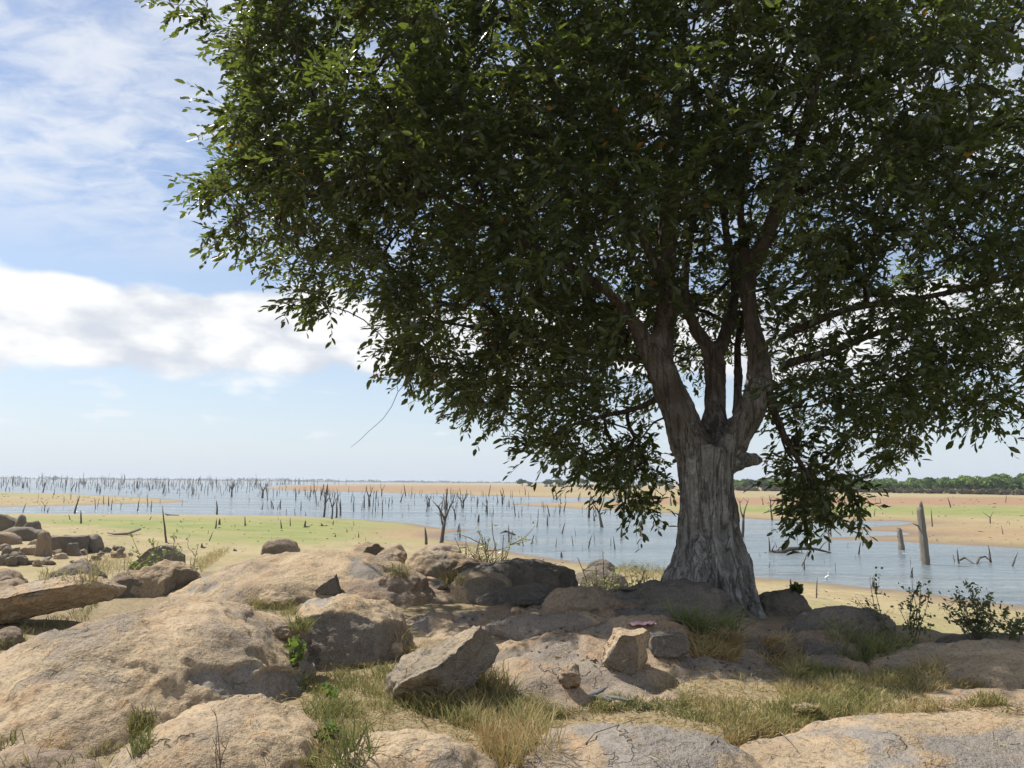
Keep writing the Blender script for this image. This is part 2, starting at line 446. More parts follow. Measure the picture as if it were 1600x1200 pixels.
def ico(sub):
    import bmesh
    bm = bmesh.new(); bmesh.ops.create_icosphere(bm, subdivisions=sub, radius=1.0)
    V = np.array([v.co[:] for v in bm.verts]); F = np.array([[v.index for v in f.verts] for f in bm.faces])
    bm.free(); return V, F
_ico = {}
BVHS = [bvh_ter]
def cast(px, py, all_=True):
    d = Vector(ray(px, py)); best = None
    for b in (BVHS if all_ else BVHS[:1]):
        h = b.ray_cast(Vector((0, 0, CZ)), d)
        if h[0] is not None and (best is None or h[3] < best[3]):
            best = h
    return np.array(best[0]) if best else at_z(px, py, 0.5)
def drop(x, y, all_=True):
    best = -9
    for b in (BVHS if all_ else BVHS[:1]):
        h = b.ray_cast(Vector((x, y, 40)), Vector((0, 0, -1)))
        if h[0] is not None: best = max(best, h[0].z)
    return best

def rock_shape(sub, seed, a, b, h, box=0.85, cuts=(), low=0.16, mid=0.05, fine=0.012, tilt=(0, 0), rotz=0.0, shear=(0, 0), ledge=0.0):
    if sub not in _ico: _ico[sub] = ico(sub)
    V, F = _ico[sub]
    P = V.copy()
    P = np.sign(P) * np.abs(P) ** box
    P *= (1 + low * fbm(V * 1.25 + seed * 3.1, 3))[:, None]
    cutw = np.zeros(len(P)); peel = np.zeros(len(P))
    for ct in cuts:
        nx, ny, nz_, off = ct[:4]
        n = np.array([nx, ny, nz_], float); n /= np.linalg.norm(n)
        lim = off + 0.035 * fbm(V * 2.6 + seed + off * 9, 4)
        d = P @ n - lim
        m = d > 0
        P[m] -= d[m, None] * n
        if len(ct) < 5: cutw = np.maximum(cutw, np.clip(d / 0.06, 0, 1))
    S = np.array([a, b, h])
    P = P * S
    size = (a * b * h) ** (1 / 3)
    N = V / S; N /= np.linalg.norm(N, axis=1)[:, None]
    wsc = 1.6 / max(0.25, min(size, 1.2))
    disp = mid * size * fbm(P * wsc + seed, 5, 0.58) + fine * 1.3 * fbm(P * 8.0 + seed, 4, 0.65)
    disp += cutw * 0.03 * size * fbm(P * 7.0 / max(size, 0.2) * 0.5 + seed, 4, 0.65)
    if ledge:   # exfoliation sheets: small steps
        e = fbm(P * np.array([0.55, 0.8, 0.8]) + seed * 1.7, 4, 0.5)
        for lv in (-0.30, -0.05, 0.16):
            disp += ledge * np.clip((e - lv) / 0.012, 0, 1)
        e2 = fbm(P * np.array([0.8, 0.6, 0.9]) + seed * 2.3 + 40, 4, 0.55)
        pk_ = np.clip((e2 - 0.30) / 0.012, 0, 1)
        disp -= ledge * 1.3 * pk_
        peel = pk_
    P = P + N * disp[:, None]
    P[:, 0] += shear[0] * P[:, 2]; P[:, 1] += shear[1] * P[:, 2]
    M = np.array(Matrix.Rotation(rotz, 3, 'Z') @ Matrix.Rotation(R(tilt[0]), 3, 'X') @ Matrix.Rotation(R(tilt[1]), 3, 'Y'))
    return P @ M.T, F, cutw, peel

def rock(name, label, cat, x0, x1, yt, yb, mat, seed=1, depth=0.8, sit=0.1, sub=5, group=None, on=False, cut_show=True, cap=0.0, rise=0.0, **kw):
    """a rock read off by its left, right, top and bottom edges in the photograph"""
    xc = 0.5 * (x0 + x1)
    base = cast(xc, yb, on)
    yf = base[1]
    b = 0.4
    for _ in range(3):
        dist = yf + b
        a = 0.5 * (x1 - x0) * dist / FPX
        b = a * depth
    c = at_y(xc, yb, yf + b)
    ztop = at_y(xc, yt, yf + b)[2]
    hgt = max(0.06, ztop - base[2])
    vr = hgt / (1 + sit) if sit > -0.5 else hgt
    if sit >= 0.5:                # boulder lying on the surface
        vr = hgt * 0.55
        zc = base[2] + hgt * 0.45
    else:
        vr = hgt * (1 + sit); zc = base[2] - hgt * sit
    if cap:                       # only the top of a much larger lens of rock shows
        vr = hgt * (1 + cap); zc = base[2] - hgt * cap
        e_ = 1 / math.sqrt(1 - (cap / (1 + cap)) ** 2)
        a *= e_; b *= e_
    P, F, cutw, peel = rock_shape(sub, seed, a, b, vr, **kw)
    if rise:
        P[:, 2] += P[:, 1] * rise
    b = b / e_ if cap else b
    loc = np.array([c[0], yf + b, zc])
    me = new_mesh(name, P, F)
    fattr(me, 'cut', cutw if cut_show else cutw * 0); fattr(me, 'peel', peel)
    o = add(name, me, mat, loc=loc)
    tag(o, label, cat, group, 'thing')
    BVHS.append(BVHTree.FromPolygons([Vector(v) for v in P + loc], [tuple(int(k) for k in f) for f in F]))
    return o

# --- the outcrop the tree stands on: big whalebacks and slabs first
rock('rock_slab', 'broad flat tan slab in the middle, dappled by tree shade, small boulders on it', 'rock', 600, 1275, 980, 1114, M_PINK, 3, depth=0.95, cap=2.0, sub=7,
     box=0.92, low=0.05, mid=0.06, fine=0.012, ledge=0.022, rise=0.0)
rock('whaleback_rock', 'largest tan whaleback rock at the lower left with peeling grey patches', 'rock', 20, 425, 958, 1205, M_TAN, 11, depth=1.5, cap=0.7, sub=7,
     box=0.92, low=0.06, mid=0.022, fine=0.008, ledge=0.028, rotz=R(-22), rise=0.05)
rock('whaleback_rock', 'long low tan rock behind the small jagged black stone', 'rock', 298, 655, 872, 950, M_TAN, 5, depth=0.9, cap=0.8, sub=6, box=0.9, low=0.10, mid=0.05, ledge=0.024, rise=0.05)
rock('whaleback_rock', 'low brown rock just right of the jagged black stone', 'rock', 505, 712, 902, 946, M_BROWN, 17, depth=0.8, cap=0.8, sub=6, box=0.9, low=0.10)
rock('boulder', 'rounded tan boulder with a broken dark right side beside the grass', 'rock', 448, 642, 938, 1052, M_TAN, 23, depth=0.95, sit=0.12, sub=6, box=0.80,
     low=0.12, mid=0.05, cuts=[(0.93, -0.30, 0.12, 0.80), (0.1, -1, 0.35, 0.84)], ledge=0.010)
rock('rock_slab', 'flat tan slab at the bottom edge centre, dry stalks across it', 'rock', 815, 1195, 1142, 1260, M_TAN, 31, depth=0.62, cap=2.0, sub=6, box=0.92, low=0.06, mid=0.04, ledge=0.006)
rock('rock_slab', 'low tan slab at the bottom edge left of the straw stalks', 'rock', 508, 760, 1146, 1260, M_TAN, 37, depth=0.75, cap=1.6, sub=6, box=0.92, low=0.06, mid=0.04)
rock('rock_slab', 'wide tan slab filling the lower right corner', 'rock', 1225, 1850, 1138, 1260, M_TAN, 41, depth=0.5, cap=1.6, sub=6, box=0.92, low=0.06, mid=0.04, ledge=0.008)
rock('rock_slab', 'tan slab at the right edge half in tree shade', 'rock', 1375, 1820, 1012, 1094, M_TAN, 43, depth=0.5, cap=0.8, sub=6, box=0.9, low=0.08, rise=0.05)
rock('rock_slab', 'thin flat reddish slab among straw at the right edge', 'rock', 1440, 1780, 1084, 1120, M_PINK, 47, depth=0.35, cap=1.5, sub=5, box=0.9, low=0.08)
rock('rock_slab', 'rough grey rock tongue in front of the left whaleback', 'rock', 225, 490, 1112, 1240, M_TAN, 53, depth=1.1, cap=0.9, sub=6, box=0.92, low=0.10, ledge=0.014)
rock('rock_slab', 'small reddish rock hump in the bottom left corner', 'rock', -70, 150, 1174, 1250, M_BROWN, 59, depth=0.6, cap=1.2, sub=5, box=0.9, low=0.10)
# middle row under and left of the tree
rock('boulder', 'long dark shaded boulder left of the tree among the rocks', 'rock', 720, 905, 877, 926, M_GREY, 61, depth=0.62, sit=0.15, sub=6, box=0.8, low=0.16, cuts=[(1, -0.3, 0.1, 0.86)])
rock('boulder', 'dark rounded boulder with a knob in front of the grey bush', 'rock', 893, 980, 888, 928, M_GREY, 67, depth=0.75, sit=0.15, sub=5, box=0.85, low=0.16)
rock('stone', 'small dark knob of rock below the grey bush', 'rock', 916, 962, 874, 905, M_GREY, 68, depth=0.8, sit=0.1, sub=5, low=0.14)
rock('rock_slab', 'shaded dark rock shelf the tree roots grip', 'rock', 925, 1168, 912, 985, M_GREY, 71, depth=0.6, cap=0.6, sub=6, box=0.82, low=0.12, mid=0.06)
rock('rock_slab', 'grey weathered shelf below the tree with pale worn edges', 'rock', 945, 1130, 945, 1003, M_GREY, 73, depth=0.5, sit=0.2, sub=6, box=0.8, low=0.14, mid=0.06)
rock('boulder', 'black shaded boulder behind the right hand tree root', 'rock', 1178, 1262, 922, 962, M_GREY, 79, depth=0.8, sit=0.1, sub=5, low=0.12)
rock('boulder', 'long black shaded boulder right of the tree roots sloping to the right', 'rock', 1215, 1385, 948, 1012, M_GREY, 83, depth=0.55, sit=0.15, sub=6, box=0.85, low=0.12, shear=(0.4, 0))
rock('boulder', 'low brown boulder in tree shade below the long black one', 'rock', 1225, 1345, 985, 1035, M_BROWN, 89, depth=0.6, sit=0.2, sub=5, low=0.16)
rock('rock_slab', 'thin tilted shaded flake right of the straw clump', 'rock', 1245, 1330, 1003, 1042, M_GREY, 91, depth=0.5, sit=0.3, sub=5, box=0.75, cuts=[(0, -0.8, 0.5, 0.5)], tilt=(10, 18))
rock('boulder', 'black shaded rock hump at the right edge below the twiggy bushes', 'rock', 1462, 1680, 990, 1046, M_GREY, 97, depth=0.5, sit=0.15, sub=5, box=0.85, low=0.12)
rock('boulder', 'brown cracked rock at the straw clump, left of the shaded boulders', 'rock', 1105, 1238, 988, 1040, M_BROWN, 101, depth=0.55, sit=0.2, sub=6, box=0.8, low=0.16, cuts=[(0.2, -1, 0.2, 0.72)])
# back row
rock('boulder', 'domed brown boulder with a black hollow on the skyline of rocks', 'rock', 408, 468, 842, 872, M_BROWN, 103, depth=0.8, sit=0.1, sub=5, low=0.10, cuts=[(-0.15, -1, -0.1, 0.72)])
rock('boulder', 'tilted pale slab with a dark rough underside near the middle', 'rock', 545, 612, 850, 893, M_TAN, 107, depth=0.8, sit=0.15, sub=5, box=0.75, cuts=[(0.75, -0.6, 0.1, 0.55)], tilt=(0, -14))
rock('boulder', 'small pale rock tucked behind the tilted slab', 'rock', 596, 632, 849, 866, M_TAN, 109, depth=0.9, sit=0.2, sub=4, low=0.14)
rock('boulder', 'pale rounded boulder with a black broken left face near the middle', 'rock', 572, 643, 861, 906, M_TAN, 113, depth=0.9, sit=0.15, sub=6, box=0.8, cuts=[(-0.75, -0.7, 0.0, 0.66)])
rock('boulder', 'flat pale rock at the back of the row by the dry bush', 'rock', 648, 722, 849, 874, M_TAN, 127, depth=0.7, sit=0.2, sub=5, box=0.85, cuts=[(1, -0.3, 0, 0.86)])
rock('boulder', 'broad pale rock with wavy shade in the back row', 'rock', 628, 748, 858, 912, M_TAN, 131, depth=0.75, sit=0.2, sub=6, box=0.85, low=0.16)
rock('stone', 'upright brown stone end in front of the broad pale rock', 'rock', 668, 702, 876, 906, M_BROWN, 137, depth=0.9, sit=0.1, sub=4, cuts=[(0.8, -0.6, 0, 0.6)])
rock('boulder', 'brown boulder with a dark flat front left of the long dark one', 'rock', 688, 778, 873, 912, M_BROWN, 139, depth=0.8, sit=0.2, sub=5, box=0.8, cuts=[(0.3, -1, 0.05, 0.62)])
rock('stone', 'smooth buff stone beside a black pebble in the rock hollow', 'rock', 646, 688, 902, 925, M_TAN, 149, depth=0.8, sit=0.2, sub=4, low=0.1)
rock('stone', 'fist sized black stone on the buff rock in the hollow', 'stone', 676, 700, 906, 922, M_GREY, 151, depth=0.8, sit=0.6, sub=4, on=True, box=0.75, low=0.2, cuts=[(-0.5, -0.5, 0.6, 0.5)])
rock('stone', 'thin brown wedge of rock left of the buff stone', 'rock', 628, 660, 895, 918, M_BROWN, 157, depth=0.6, sit=0.2, sub=4, box=0.75, tilt=(0, -18))
rock('boulder', 'dark boulder with a sloping lit top left in front of the plants', 'rock', 190, 280, 850, 903, M_GREY, 163, depth=0.8, sit=0.1, sub=5, box=0.75, cuts=[(-0.75, 0.1, 0.75, 0.45), (0.55, -0.8, 0.1, 0.62)])
rock('boulder', 'pale cracked boulder between the left whaleback and the dark wedge boulder', 'rock', 205, 308, 878, 932, M_TAN, 167, depth=0.8, sit=0.15, sub=6, box=0.82, cuts=[(0.9, -0.5, 0.0, 0.7)])
rock('boulder', 'low pinkish grey boulder in front of the pale cracked one', 'rock', 158, 262, 893, 935, M_BROWN, 173, depth=0.7, sit=0.2, sub=5, box=0.85, cuts=[(0.5, -0.9, 0.1, 0.72)])
rock('boulder', 'rounded grey brown rock hump beside the dry grass at left', 'rock', 80, 160, 882, 915, M_GREY, 179, depth=0.8, sit=0.2, sub=5, low=0.14)
rock('boulder', 'purple brown rock at the left edge behind the tilted slab', 'rock', -40, 50, 908, 948, M_BROWN, 181, depth=0.8, sit=0.2, sub=5, low=0.14)
rock('boulder', 'dark reddish hump at the left edge of the outcrop', 'rock', -50, 34, 893, 925, M_BROWN, 191, depth=0.8, sit=0.2, sub=5, low=0.12)
rock('stone', 'small ribbed rock below the tilted slab at the left edge', 'rock', -22, 36, 983, 1016, M_BROWN, 193, depth=0.8, sit=0.2, sub=5, low=0.16)
rock('boulder', 'grey brown boulder tucked behind the tilted slab at left', 'rock', 30, 130, 905, 945, M_GREY, 197, depth=0.7, sit=0.2, sub=5, low=0.14)

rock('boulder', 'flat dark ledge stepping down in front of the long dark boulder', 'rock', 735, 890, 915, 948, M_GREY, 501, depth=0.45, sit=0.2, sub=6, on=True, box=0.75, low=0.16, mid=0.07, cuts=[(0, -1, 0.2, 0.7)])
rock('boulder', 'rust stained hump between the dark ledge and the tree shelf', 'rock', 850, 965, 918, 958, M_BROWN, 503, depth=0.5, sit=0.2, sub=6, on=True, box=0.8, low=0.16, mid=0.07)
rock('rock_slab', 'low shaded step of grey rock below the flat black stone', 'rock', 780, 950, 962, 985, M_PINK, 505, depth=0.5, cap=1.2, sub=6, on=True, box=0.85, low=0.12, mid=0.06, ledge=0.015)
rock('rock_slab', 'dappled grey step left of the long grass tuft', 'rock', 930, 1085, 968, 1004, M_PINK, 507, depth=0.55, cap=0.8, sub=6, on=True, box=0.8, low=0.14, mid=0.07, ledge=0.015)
rock('boulder', 'pale worn block in shade right of the dark speckled stone', 'rock', 1110, 1190, 982, 1022, M_GREYTAN, 509, depth=0.6, sit=0.2, sub=5, on=True, box=0.72, low=0.16, cuts=[(0.1, -1, 0.2, 0.7)])
rock('boulder', 'brown rounded rock between the broad pale rock and the jagged stone', 'rock', 590, 668, 893, 922, M_BROWN, 511, depth=0.7, sit=0.2, sub=5, on=True, box=0.8, low=0.16)
rock('boulder', 'tan rock with a dark foot left of the long dark boulder', 'rock', 706, 800, 893, 930, M_TAN, 513, depth=0.6, sit=0.2, sub=5, on=True, box=0.8, low=0.16, cuts=[(0.2, -1, 0.1, 0.75)])
rock('boulder', 'low cracked rock in the gap left of the rounded tan boulder', 'rock', 395, 470, 925, 952, M_TAN, 515, depth=0.7, sit=0.2, sub=5, on=True, box=0.8, low=0.18)
def free_rock(name, label, cat, px, py, w_, d_, h_, mat, seed, lift=0.0, group=None, on=True, sub=5, rotz=0.0, cut_show=True, **kw):
    """a loose rock with its own size in metres, resting on the surface seen at (px, py)"""
    b = cast(px, py, on)
    P, F, cutw, peel = rock_shape(sub, seed, w_ / 2, d_ / 2, h_ / 2, rotz=rotz, **kw)
    lo = P[:, 2].min()
    x, y = b[0], b[1] + d_ * 0.35
    z = drop(x, y, on) - lo - 0.12 * h_ + lift
    me = new_mesh(name, P, F); fattr(me, 'cut', cutw if cut_show else cutw * 0); fattr(me, 'peel', peel)
    o = tag(add(name, me, mat, loc=(x, y, z)), label, cat, group, 'thing')
    BVHS.append(BVHTree.FromPolygons([Vector(v) for v in P + np.array([x, y, z])], [tuple(int(k) for k in f) for f in F]))
    return o
free_rock('rock_slab', 'thick pale slab tilted over a black gap at the left edge', 'rock', 40, 985, 1.75, 0.85, 0.36, M_TAN, 201, lift=0.06, on=False, box=0.6, tilt=(4, -11), low=0.10, mid=0.05,
          cuts=[(0, -1, -0.35, 0.62), (0.8, 0.2, 0.3, 0.8)], cut_show=False, sub=6, rotz=R(10))
free_rock('boulder', 'angular boulder with a grey broken right end rising from the straw', 'rock', 692, 1112, 0.86, 0.56, 0.44, M_GREYTAN, 211, box=0.72, tilt=(6, -17), low=0.22, mid=0.12, sub=6,
          cuts=[(0.74, -0.66, -0.10, 0.34), (-0.30, -0.05, 0.95, 0.58, 0), (-0.2, -1, -0.45, 0.6, 0)], rotz=R(8))
free_rock('boulder', 'loose block with a painted shade-dark front casting a black shadow on the slab', 'rock', 982, 1066, 0.40, 0.34, 0.40, M_TAN, 223, box=0.62, tilt=(4, 6), low=0.12, mid=0.05,
          cuts=[(-0.30, -0.92, -0.28, 0.48), (0.75, -0.66, -0.05, 0.58, 0), (-0.15, 0.05, 0.98, 0.72, 0), (-0.9, 0.0, 0.35, 0.62, 0)], rotz=R(6))  # front cut face coloured dark to stand in for its unlit side
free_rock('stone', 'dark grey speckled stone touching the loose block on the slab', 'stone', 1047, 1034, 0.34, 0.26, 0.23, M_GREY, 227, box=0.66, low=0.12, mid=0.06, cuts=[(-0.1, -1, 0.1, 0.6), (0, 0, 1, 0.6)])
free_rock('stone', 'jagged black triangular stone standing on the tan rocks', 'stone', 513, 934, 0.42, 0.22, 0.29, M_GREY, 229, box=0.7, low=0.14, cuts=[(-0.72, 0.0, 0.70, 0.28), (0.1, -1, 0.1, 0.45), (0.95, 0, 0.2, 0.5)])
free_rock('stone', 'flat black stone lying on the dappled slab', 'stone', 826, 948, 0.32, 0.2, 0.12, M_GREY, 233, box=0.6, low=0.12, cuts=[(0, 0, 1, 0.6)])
free_rock('stone', 'small pale buff stone on the slab beside the flat black stone', 'stone', 806, 961, 0.12, 0.10, 0.11, M_TAN, 239, sub=4, low=0.18)
free_rock('stone', 'bread loaf shaped brown stone at the grass edge of the left whaleback', 'stone', 447, 1003, 0.33, 0.2, 0.17, M_BROWN, 241, low=0.10, box=0.8)
free_rock('stone', 'dark rough lump in the notch of the slab beside the straw', 'stone', 890, 1082, 0.18, 0.16, 0.18, M_BROWN, 251, low=0.2, mid=0.10, sub=5)
free_rock('stone', 'small pale stone half sunk in the grass at right', 'stone', 1265, 1122, 0.2, 0.14, 0.08, M_TAN, 257, low=0.14, sub=4)
free_rock('stone', 'small pale stone in the cleft right of the broken boulder', 'stone', 618, 1030, 0.12, 0.10, 0.16, M_TAN, 263, low=0.14, sub=4)
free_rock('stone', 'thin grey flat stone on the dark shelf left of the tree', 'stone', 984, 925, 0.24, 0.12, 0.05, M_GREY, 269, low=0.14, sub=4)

# --- boulder pile on the sand at the far left
PILE = [  # x0 x1 yt yb  mat seed cuts label
 (-45, 26, 803, 838, M_GREY, 301, [(0.5, -0.8, 0, 0.6)], 'dark boulder at the top of the left pile, cut by the picture edge'),
 (8, 40, 806, 838, M_GREY, 303, [(-0.6, -0.4, 0.6, 0.5), (0.5, -0.9, 0, 0.6)], 'steep dark slab leaning at the top of the left pile'),
 (24, 40, 806, 822, M_GREY, 305, [], 'small rounded stone crowning the left pile'),
 (33, 62, 814, 842, M_GREY, 307, [(0.2, -1, 0.1, 0.6)], 'dark rounded boulder on the right shoulder of the left pile'),
 (6, 68, 824, 846, M_GREY, 309, [(0.3, -1, 0.0, 0.7)], 'long ribbed boulder sloping across the left pile'),
 (-30, 28, 832, 852, M_BROWN, 311, [(0.2, -1, 0.0, 0.7)], 'flat topped brown boulder at the foot of the left pile'),
 (72, 137, 826, 866, M_GREY, 313, [(-0.05, -1, -0.15, 0.55), (0.95, -0.2, 0, 0.78), (0, 0, 1, 0.72)], 'big flat topped boulder with a black shaded front by the left pile'),
 (128, 160, 836, 864, M_GREY, 315, [], 'dark rough rock at the right end of the big flat topped boulder'),
 (55, 78, 831, 870, M_BROWN, 317, [(-0.3, -1, 0.1, 0.7)], 'upright rounded brown boulder left of the flat topped one'),
 (103, 123, 849, 869, M_GREY, 319, [(-0.3, -1, 0, 0.6)], 'triangular stone leaning against the flat topped boulder'),
 (32, 64, 852, 868, M_TAN, 321, [(0, -1, 0, 0.7)], 'flat pale block at the foot of the upright brown boulder'),
 (40, 58, 842, 856, M_TAN, 323, [(-0.5, 0, 0.6, 0.5)], 'small pale wedge stone between the left pile and upright boulder'),
 (2, 21, 855, 874, M_GREY, 325, [(0.4, -1, 0, 0.6)], 'dark angular stone on the sand at the left edge'),
 (84, 105, 864, 874, M_TAN, 327, [], 'low pale stone in front of the flat topped boulder'),
 (-5, 14, 866, 884, M_GREY, 329, [], 'grey cracked stone at the left picture edge on the sand'),
 (20, 42, 868, 884, M_GREY, 331, [(0.3, -1, 0, 0.6)], 'dark stone slab edge on the sand near the left edge'),
 (15, 36, 862, 876, M_BROWN, 333, [], 'brown stone squeezed between dark stones at left'),
]
for (x0, x1, yt, yb, m_, sd, cuts, lab) in PILE:
    rock('boulder' if x1 - x0 > 25 else 'stone', lab, 'rock', x0, x1, yt, yb, m_, sd, depth=0.75, sit=0.12, sub=4, box=0.75, low=0.14, cuts=cuts, cut_show=False)
rg = np.random.RandomState(5)
for k in range(34):
    px = rg.uniform(0, 205); py = rg.uniform(858, 886) if px < 150 else rg.uniform(856, 872)
    s_ = rg.uniform(0.18, 0.5)
    free_rock('stone', 'small loose stone scattered on the sand around the left boulder pile', 'stone', px, py, s_ * rg.uniform(1, 1.7), s_, s_ * rg.uniform(.4, .9), [M_GREY, M_BROWN, M_TAN][k % 3], 400 + k, on=False, sub=3,
              group='loose stones on the sand', box=0.7, low=0.35, rotz=rg.uniform(0, 6), tilt=(rg.uniform(-25, 25), rg.uniform(-25, 25)), cuts=[(rg.normal(), rg.normal(), rg.normal(), 0.55), (rg.normal(), rg.normal(), rg.normal(), 0.6)])

# ------------------------------------------------------------------ the big tree
rng = np.random.RandomState(21)
def bark(name, a, b_, c_, d_):
    h = material(name)
    p = h.n('ShaderNodeTexCoord').outputs['Object']
    st = h.vscale(p, (5.0, 5.0, 0.9))
    n1 = h.noise(st, 2.2, 7, 0.65, 0.5); n2 = h.noise(p, 7.0, 6, 0.6, 0.6); n3 = h.noise(h.vscale(p, (1, 1, 0.55)), 38.0, 4, 0.7)
    col = h.mix(h.smooth(n1, 0.35, 0.65), a, b_)
    col = h.mix(h.math('MULTIPLY', h.smooth(n2, 0.52, 0.66), 0.75), col, c_)
    col = h.mix(h.math('MULTIPLY', h.smooth(n3, 0.52, 0.7), 0.7), col, d_)
    blot = h.noise(h.vscale(p, (1, 1, 0.6)), 2.4, 6, 0.65, 0.8)
    col = h.mix(h.math('MULTIPLY', h.smooth(blot, 0.50, 0.62), 0.38), col, d_)
    ck = h.math('ABSOLUTE', h.math('SUBTRACT', h.noise(h.vscale(p, (4.2, 4.2, 0.55)), 1.6, 5, 0.6, 0.9), 0.5))
    ck = h.math('SUBTRACT', 1.0, h.smooth(ck, 0.0, 0.035))
    col = h.mix(h.math('MULTIPLY', ck, 0.42), col, tuple(x * 0.45 for x in d_))
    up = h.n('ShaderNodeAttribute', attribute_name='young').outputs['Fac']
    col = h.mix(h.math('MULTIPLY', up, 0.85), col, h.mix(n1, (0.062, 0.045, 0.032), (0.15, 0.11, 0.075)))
    h.put(h.b.inputs['Base Color'], col)
    h.b.inputs['Roughness'].default_value = 0.9
    h.b.inputs['Specular IOR Level'].default_value = 0.2
    hh = h.math('ADD', h.math('ADD', n1, h.math('MULTIPLY', n2, 0.8)), h.math('MULTIPLY', n3, 0.5))
    hh = h.math('SUBTRACT', hh, h.math('MULTIPLY', ck, 0.6))
    h.put(h.b.inputs['Normal'], h.bump(hh, 1.0, 0.09))
    return h.m
M_BARK = bark('pale_grey_bark', (0.46, 0.435, 0.39), (0.26, 0.24, 0.215), (0.58, 0.56, 0.52), (0.14, 0.125, 0.11))
M_TWIG = bark('brown_branch_bark', (0.12, 0.09, 0.065), (0.08, 0.06, 0.045), (0.16, 0.12, 0.085), (0.05, 0.04, 0.03))

TY = 10.5
def limb(pts):
    return [(*at_y(p[0], p[1], p[3] if len(p) > 3 else TY), p[2]) for p in pts]
trunk_l = limb([(1112, 985, .50, 10.5), (1111, 940, .47, 10.5), (1108, 900, .44), (1106, 860, .405), (1106, 815, .385), (1105, 770, .37), (1101, 730, .375), (1103, 700, .36)])
left_l = limb([(1100, 735, .28), (1083, 700, .275), (1062, 655, .25), (1042, 605, .225), (1028, 560, .20), (1040, 500, .155, 10.6), (1041, 430, .145, 10.7), (1042, 350, .125, 10.8), (1048, 260, .10, 10.9), (1058, 150, .085, 11.1), (1070, 20, .06, 11.3), (1080, -150, .04, 11.5)])
left_b = limb([(1030, 590, .15), (1013, 545, .135), (990, 505, .10, 10.4), (960, 465, .075, 10.2), (900, 420, .055, 10.0), (800, 370, .04, 9.9), (680, 300, .025, 9.9)])
left_c = limb([(1040, 470, .09, 10.7), (1010, 380, .075, 10.6), (960, 290, .06, 10.6), (900, 190, .045, 10.7), (820, 60, .03, 10.8)])
mid_l = limb([(1112, 715, .19, 10.75), (1117, 660, .165, 10.9), (1118, 600, .155, 11.0), (1116, 550, .14, 11.1)])
mid_a = limb([(1116, 555, .12, 11.1), (1092, 525, .105, 11.1), (1074, 492, .09, 11.2), (1068, 440, .075, 11.4), (1085, 330, .06, 11.8), (1090, 180, .045, 12.2), (1060, 20, .03, 12.6)])
mid_b = limb([(1118, 555, .11, 11.1), (1140, 510, .095, 11.3), (1150, 450, .08, 11.6), (1130, 330, .06, 12.0), (1110, 200, .05, 12.4), (1150, 40, .035, 12.8)])
right_l = limb([(1112, 740, .27), (1132, 705, .225), (1160, 665, .195, 10.45), (1183, 625, .175, 10.4), (1189, 580, .155, 10.4), (1178, 530, .135, 10.45), (1168, 475, .125, 10.5), (1168, 430, .12, 10.5), (1198, 370, .11, 10.5), (1218, 310, .10, 10.5), (1248, 230, .085, 10.5), (1275, 130, .07, 10.6), (1310, 10, .05, 10.7), (1350, -140, .035, 10.8)])
right_b = limb([(1168, 430, .09, 10.5), (1160, 370, .075, 10.7), (1155, 290, .06, 10.9), (1190, 180, .05, 11.2), (1240, 60, .035, 11.5)])
thin_l = limb([(1140, 705, .09, 10.8), (1150, 655, .07, 11.0), (1154, 590, .06, 11.2), (1150, 530, .05, 11.4), (1180, 440, .04, 11.8)])
h1 = limb([(1186, 590, .085, 10.4), (1235, 565, .06, 10.6), (1300, 550, .05, 10.8), (1380, 515, .04, 11.0), (1500, 500, .03, 11.3), (1640, 470, .02, 11.6)])
h2 = limb([(1178, 535, .08, 10.45), (1250, 515, .06, 10.2), (1320, 480, .05, 10.0), (1420, 470, .04, 9.9), (1560, 440, .03, 9.8), (1700, 380, .02, 9.8)])
h3 = limb([(1190, 600, .07, 10.4), (1208, 630, .06, 10.3), (1215, 665, .05, 10.2), (1235, 705, .035, 10.1), (1265, 740, .025, 10.0), (1290, 790, .014, 9.95)])
h4 = limb([(1215, 320, .07, 10.5), (1300, 270, .055, 10.8), (1400, 240, .045, 11.0), (1520, 200, .03, 11.4)])
h5 = limb([(1018, 560, .06), (960, 560, .045, 10.7), (880, 545, .035, 11.0), (780, 520, .025, 11.2), (680, 500, .015, 11.3)])
h6 = limb([(1040, 615, .05, 10.6), (1000, 640, .04, 11.0), (940, 650, .03, 11.3), (880, 665, .02, 11.4), (850, 690, .012, 11.4)])
stub = limb([(1115, 735, .17), (1140, 722, .13, 10.4), (1163, 718, .10, 10.35), (1180, 716, .05, 10.3), (1192, 719, .03, 10.3)])
roots = [limb([(1086, 850, .20), (1068, 890, .20), (1050, 920, .16), (1030, 950, .11), (1010, 975, .08)]),
         limb([(1132, 840, .18), (1150, 885, .19, 10.4), (1170, 930, .15, 10.25), (1190, 965, .12, 10.05), (1210, 995, .09, 9.9)]),
         limb([(1100, 850, .20, 10.25), (1098, 900, .19, 10.1), (1092, 945, .13, 9.95)]),
         limb([(1122, 850, .20, 10.25), (1130, 900, .18, 10.1), (1146, 950, .14, 9.9), (1160, 985, .10, 9.75)]),
         limb([(1088, 870, .20, 10.35), (1074, 915, .16, 10.15), (1060, 955, .11, 9.95)]),
         limb([(1110, 880, .35, 10.8), (1115, 930, .36, 11.0), (1115, 970, .3, 11.2)])]
def resample(L, step):
    L = np.array(L, float)
    d = np.r_[0, np.cumsum(np.linalg.norm(np.diff(L[:, :3], axis=0), axis=1))]
    n = max(2, int(d[-1] / step) + 1)
    t = np.linspace(0, d[-1], n)
    # smooth through Catmull-like cubic by averaging of linear at two scales
    out = np.c_[[np.interp(t, d, L[:, k]) for k in range(4)]].T
    for _ in range(2):
        out[1:-1] = 0.25 * out[:-2] + 0.5 * out[1:-1] + 0.25 * out[2:]
    return out
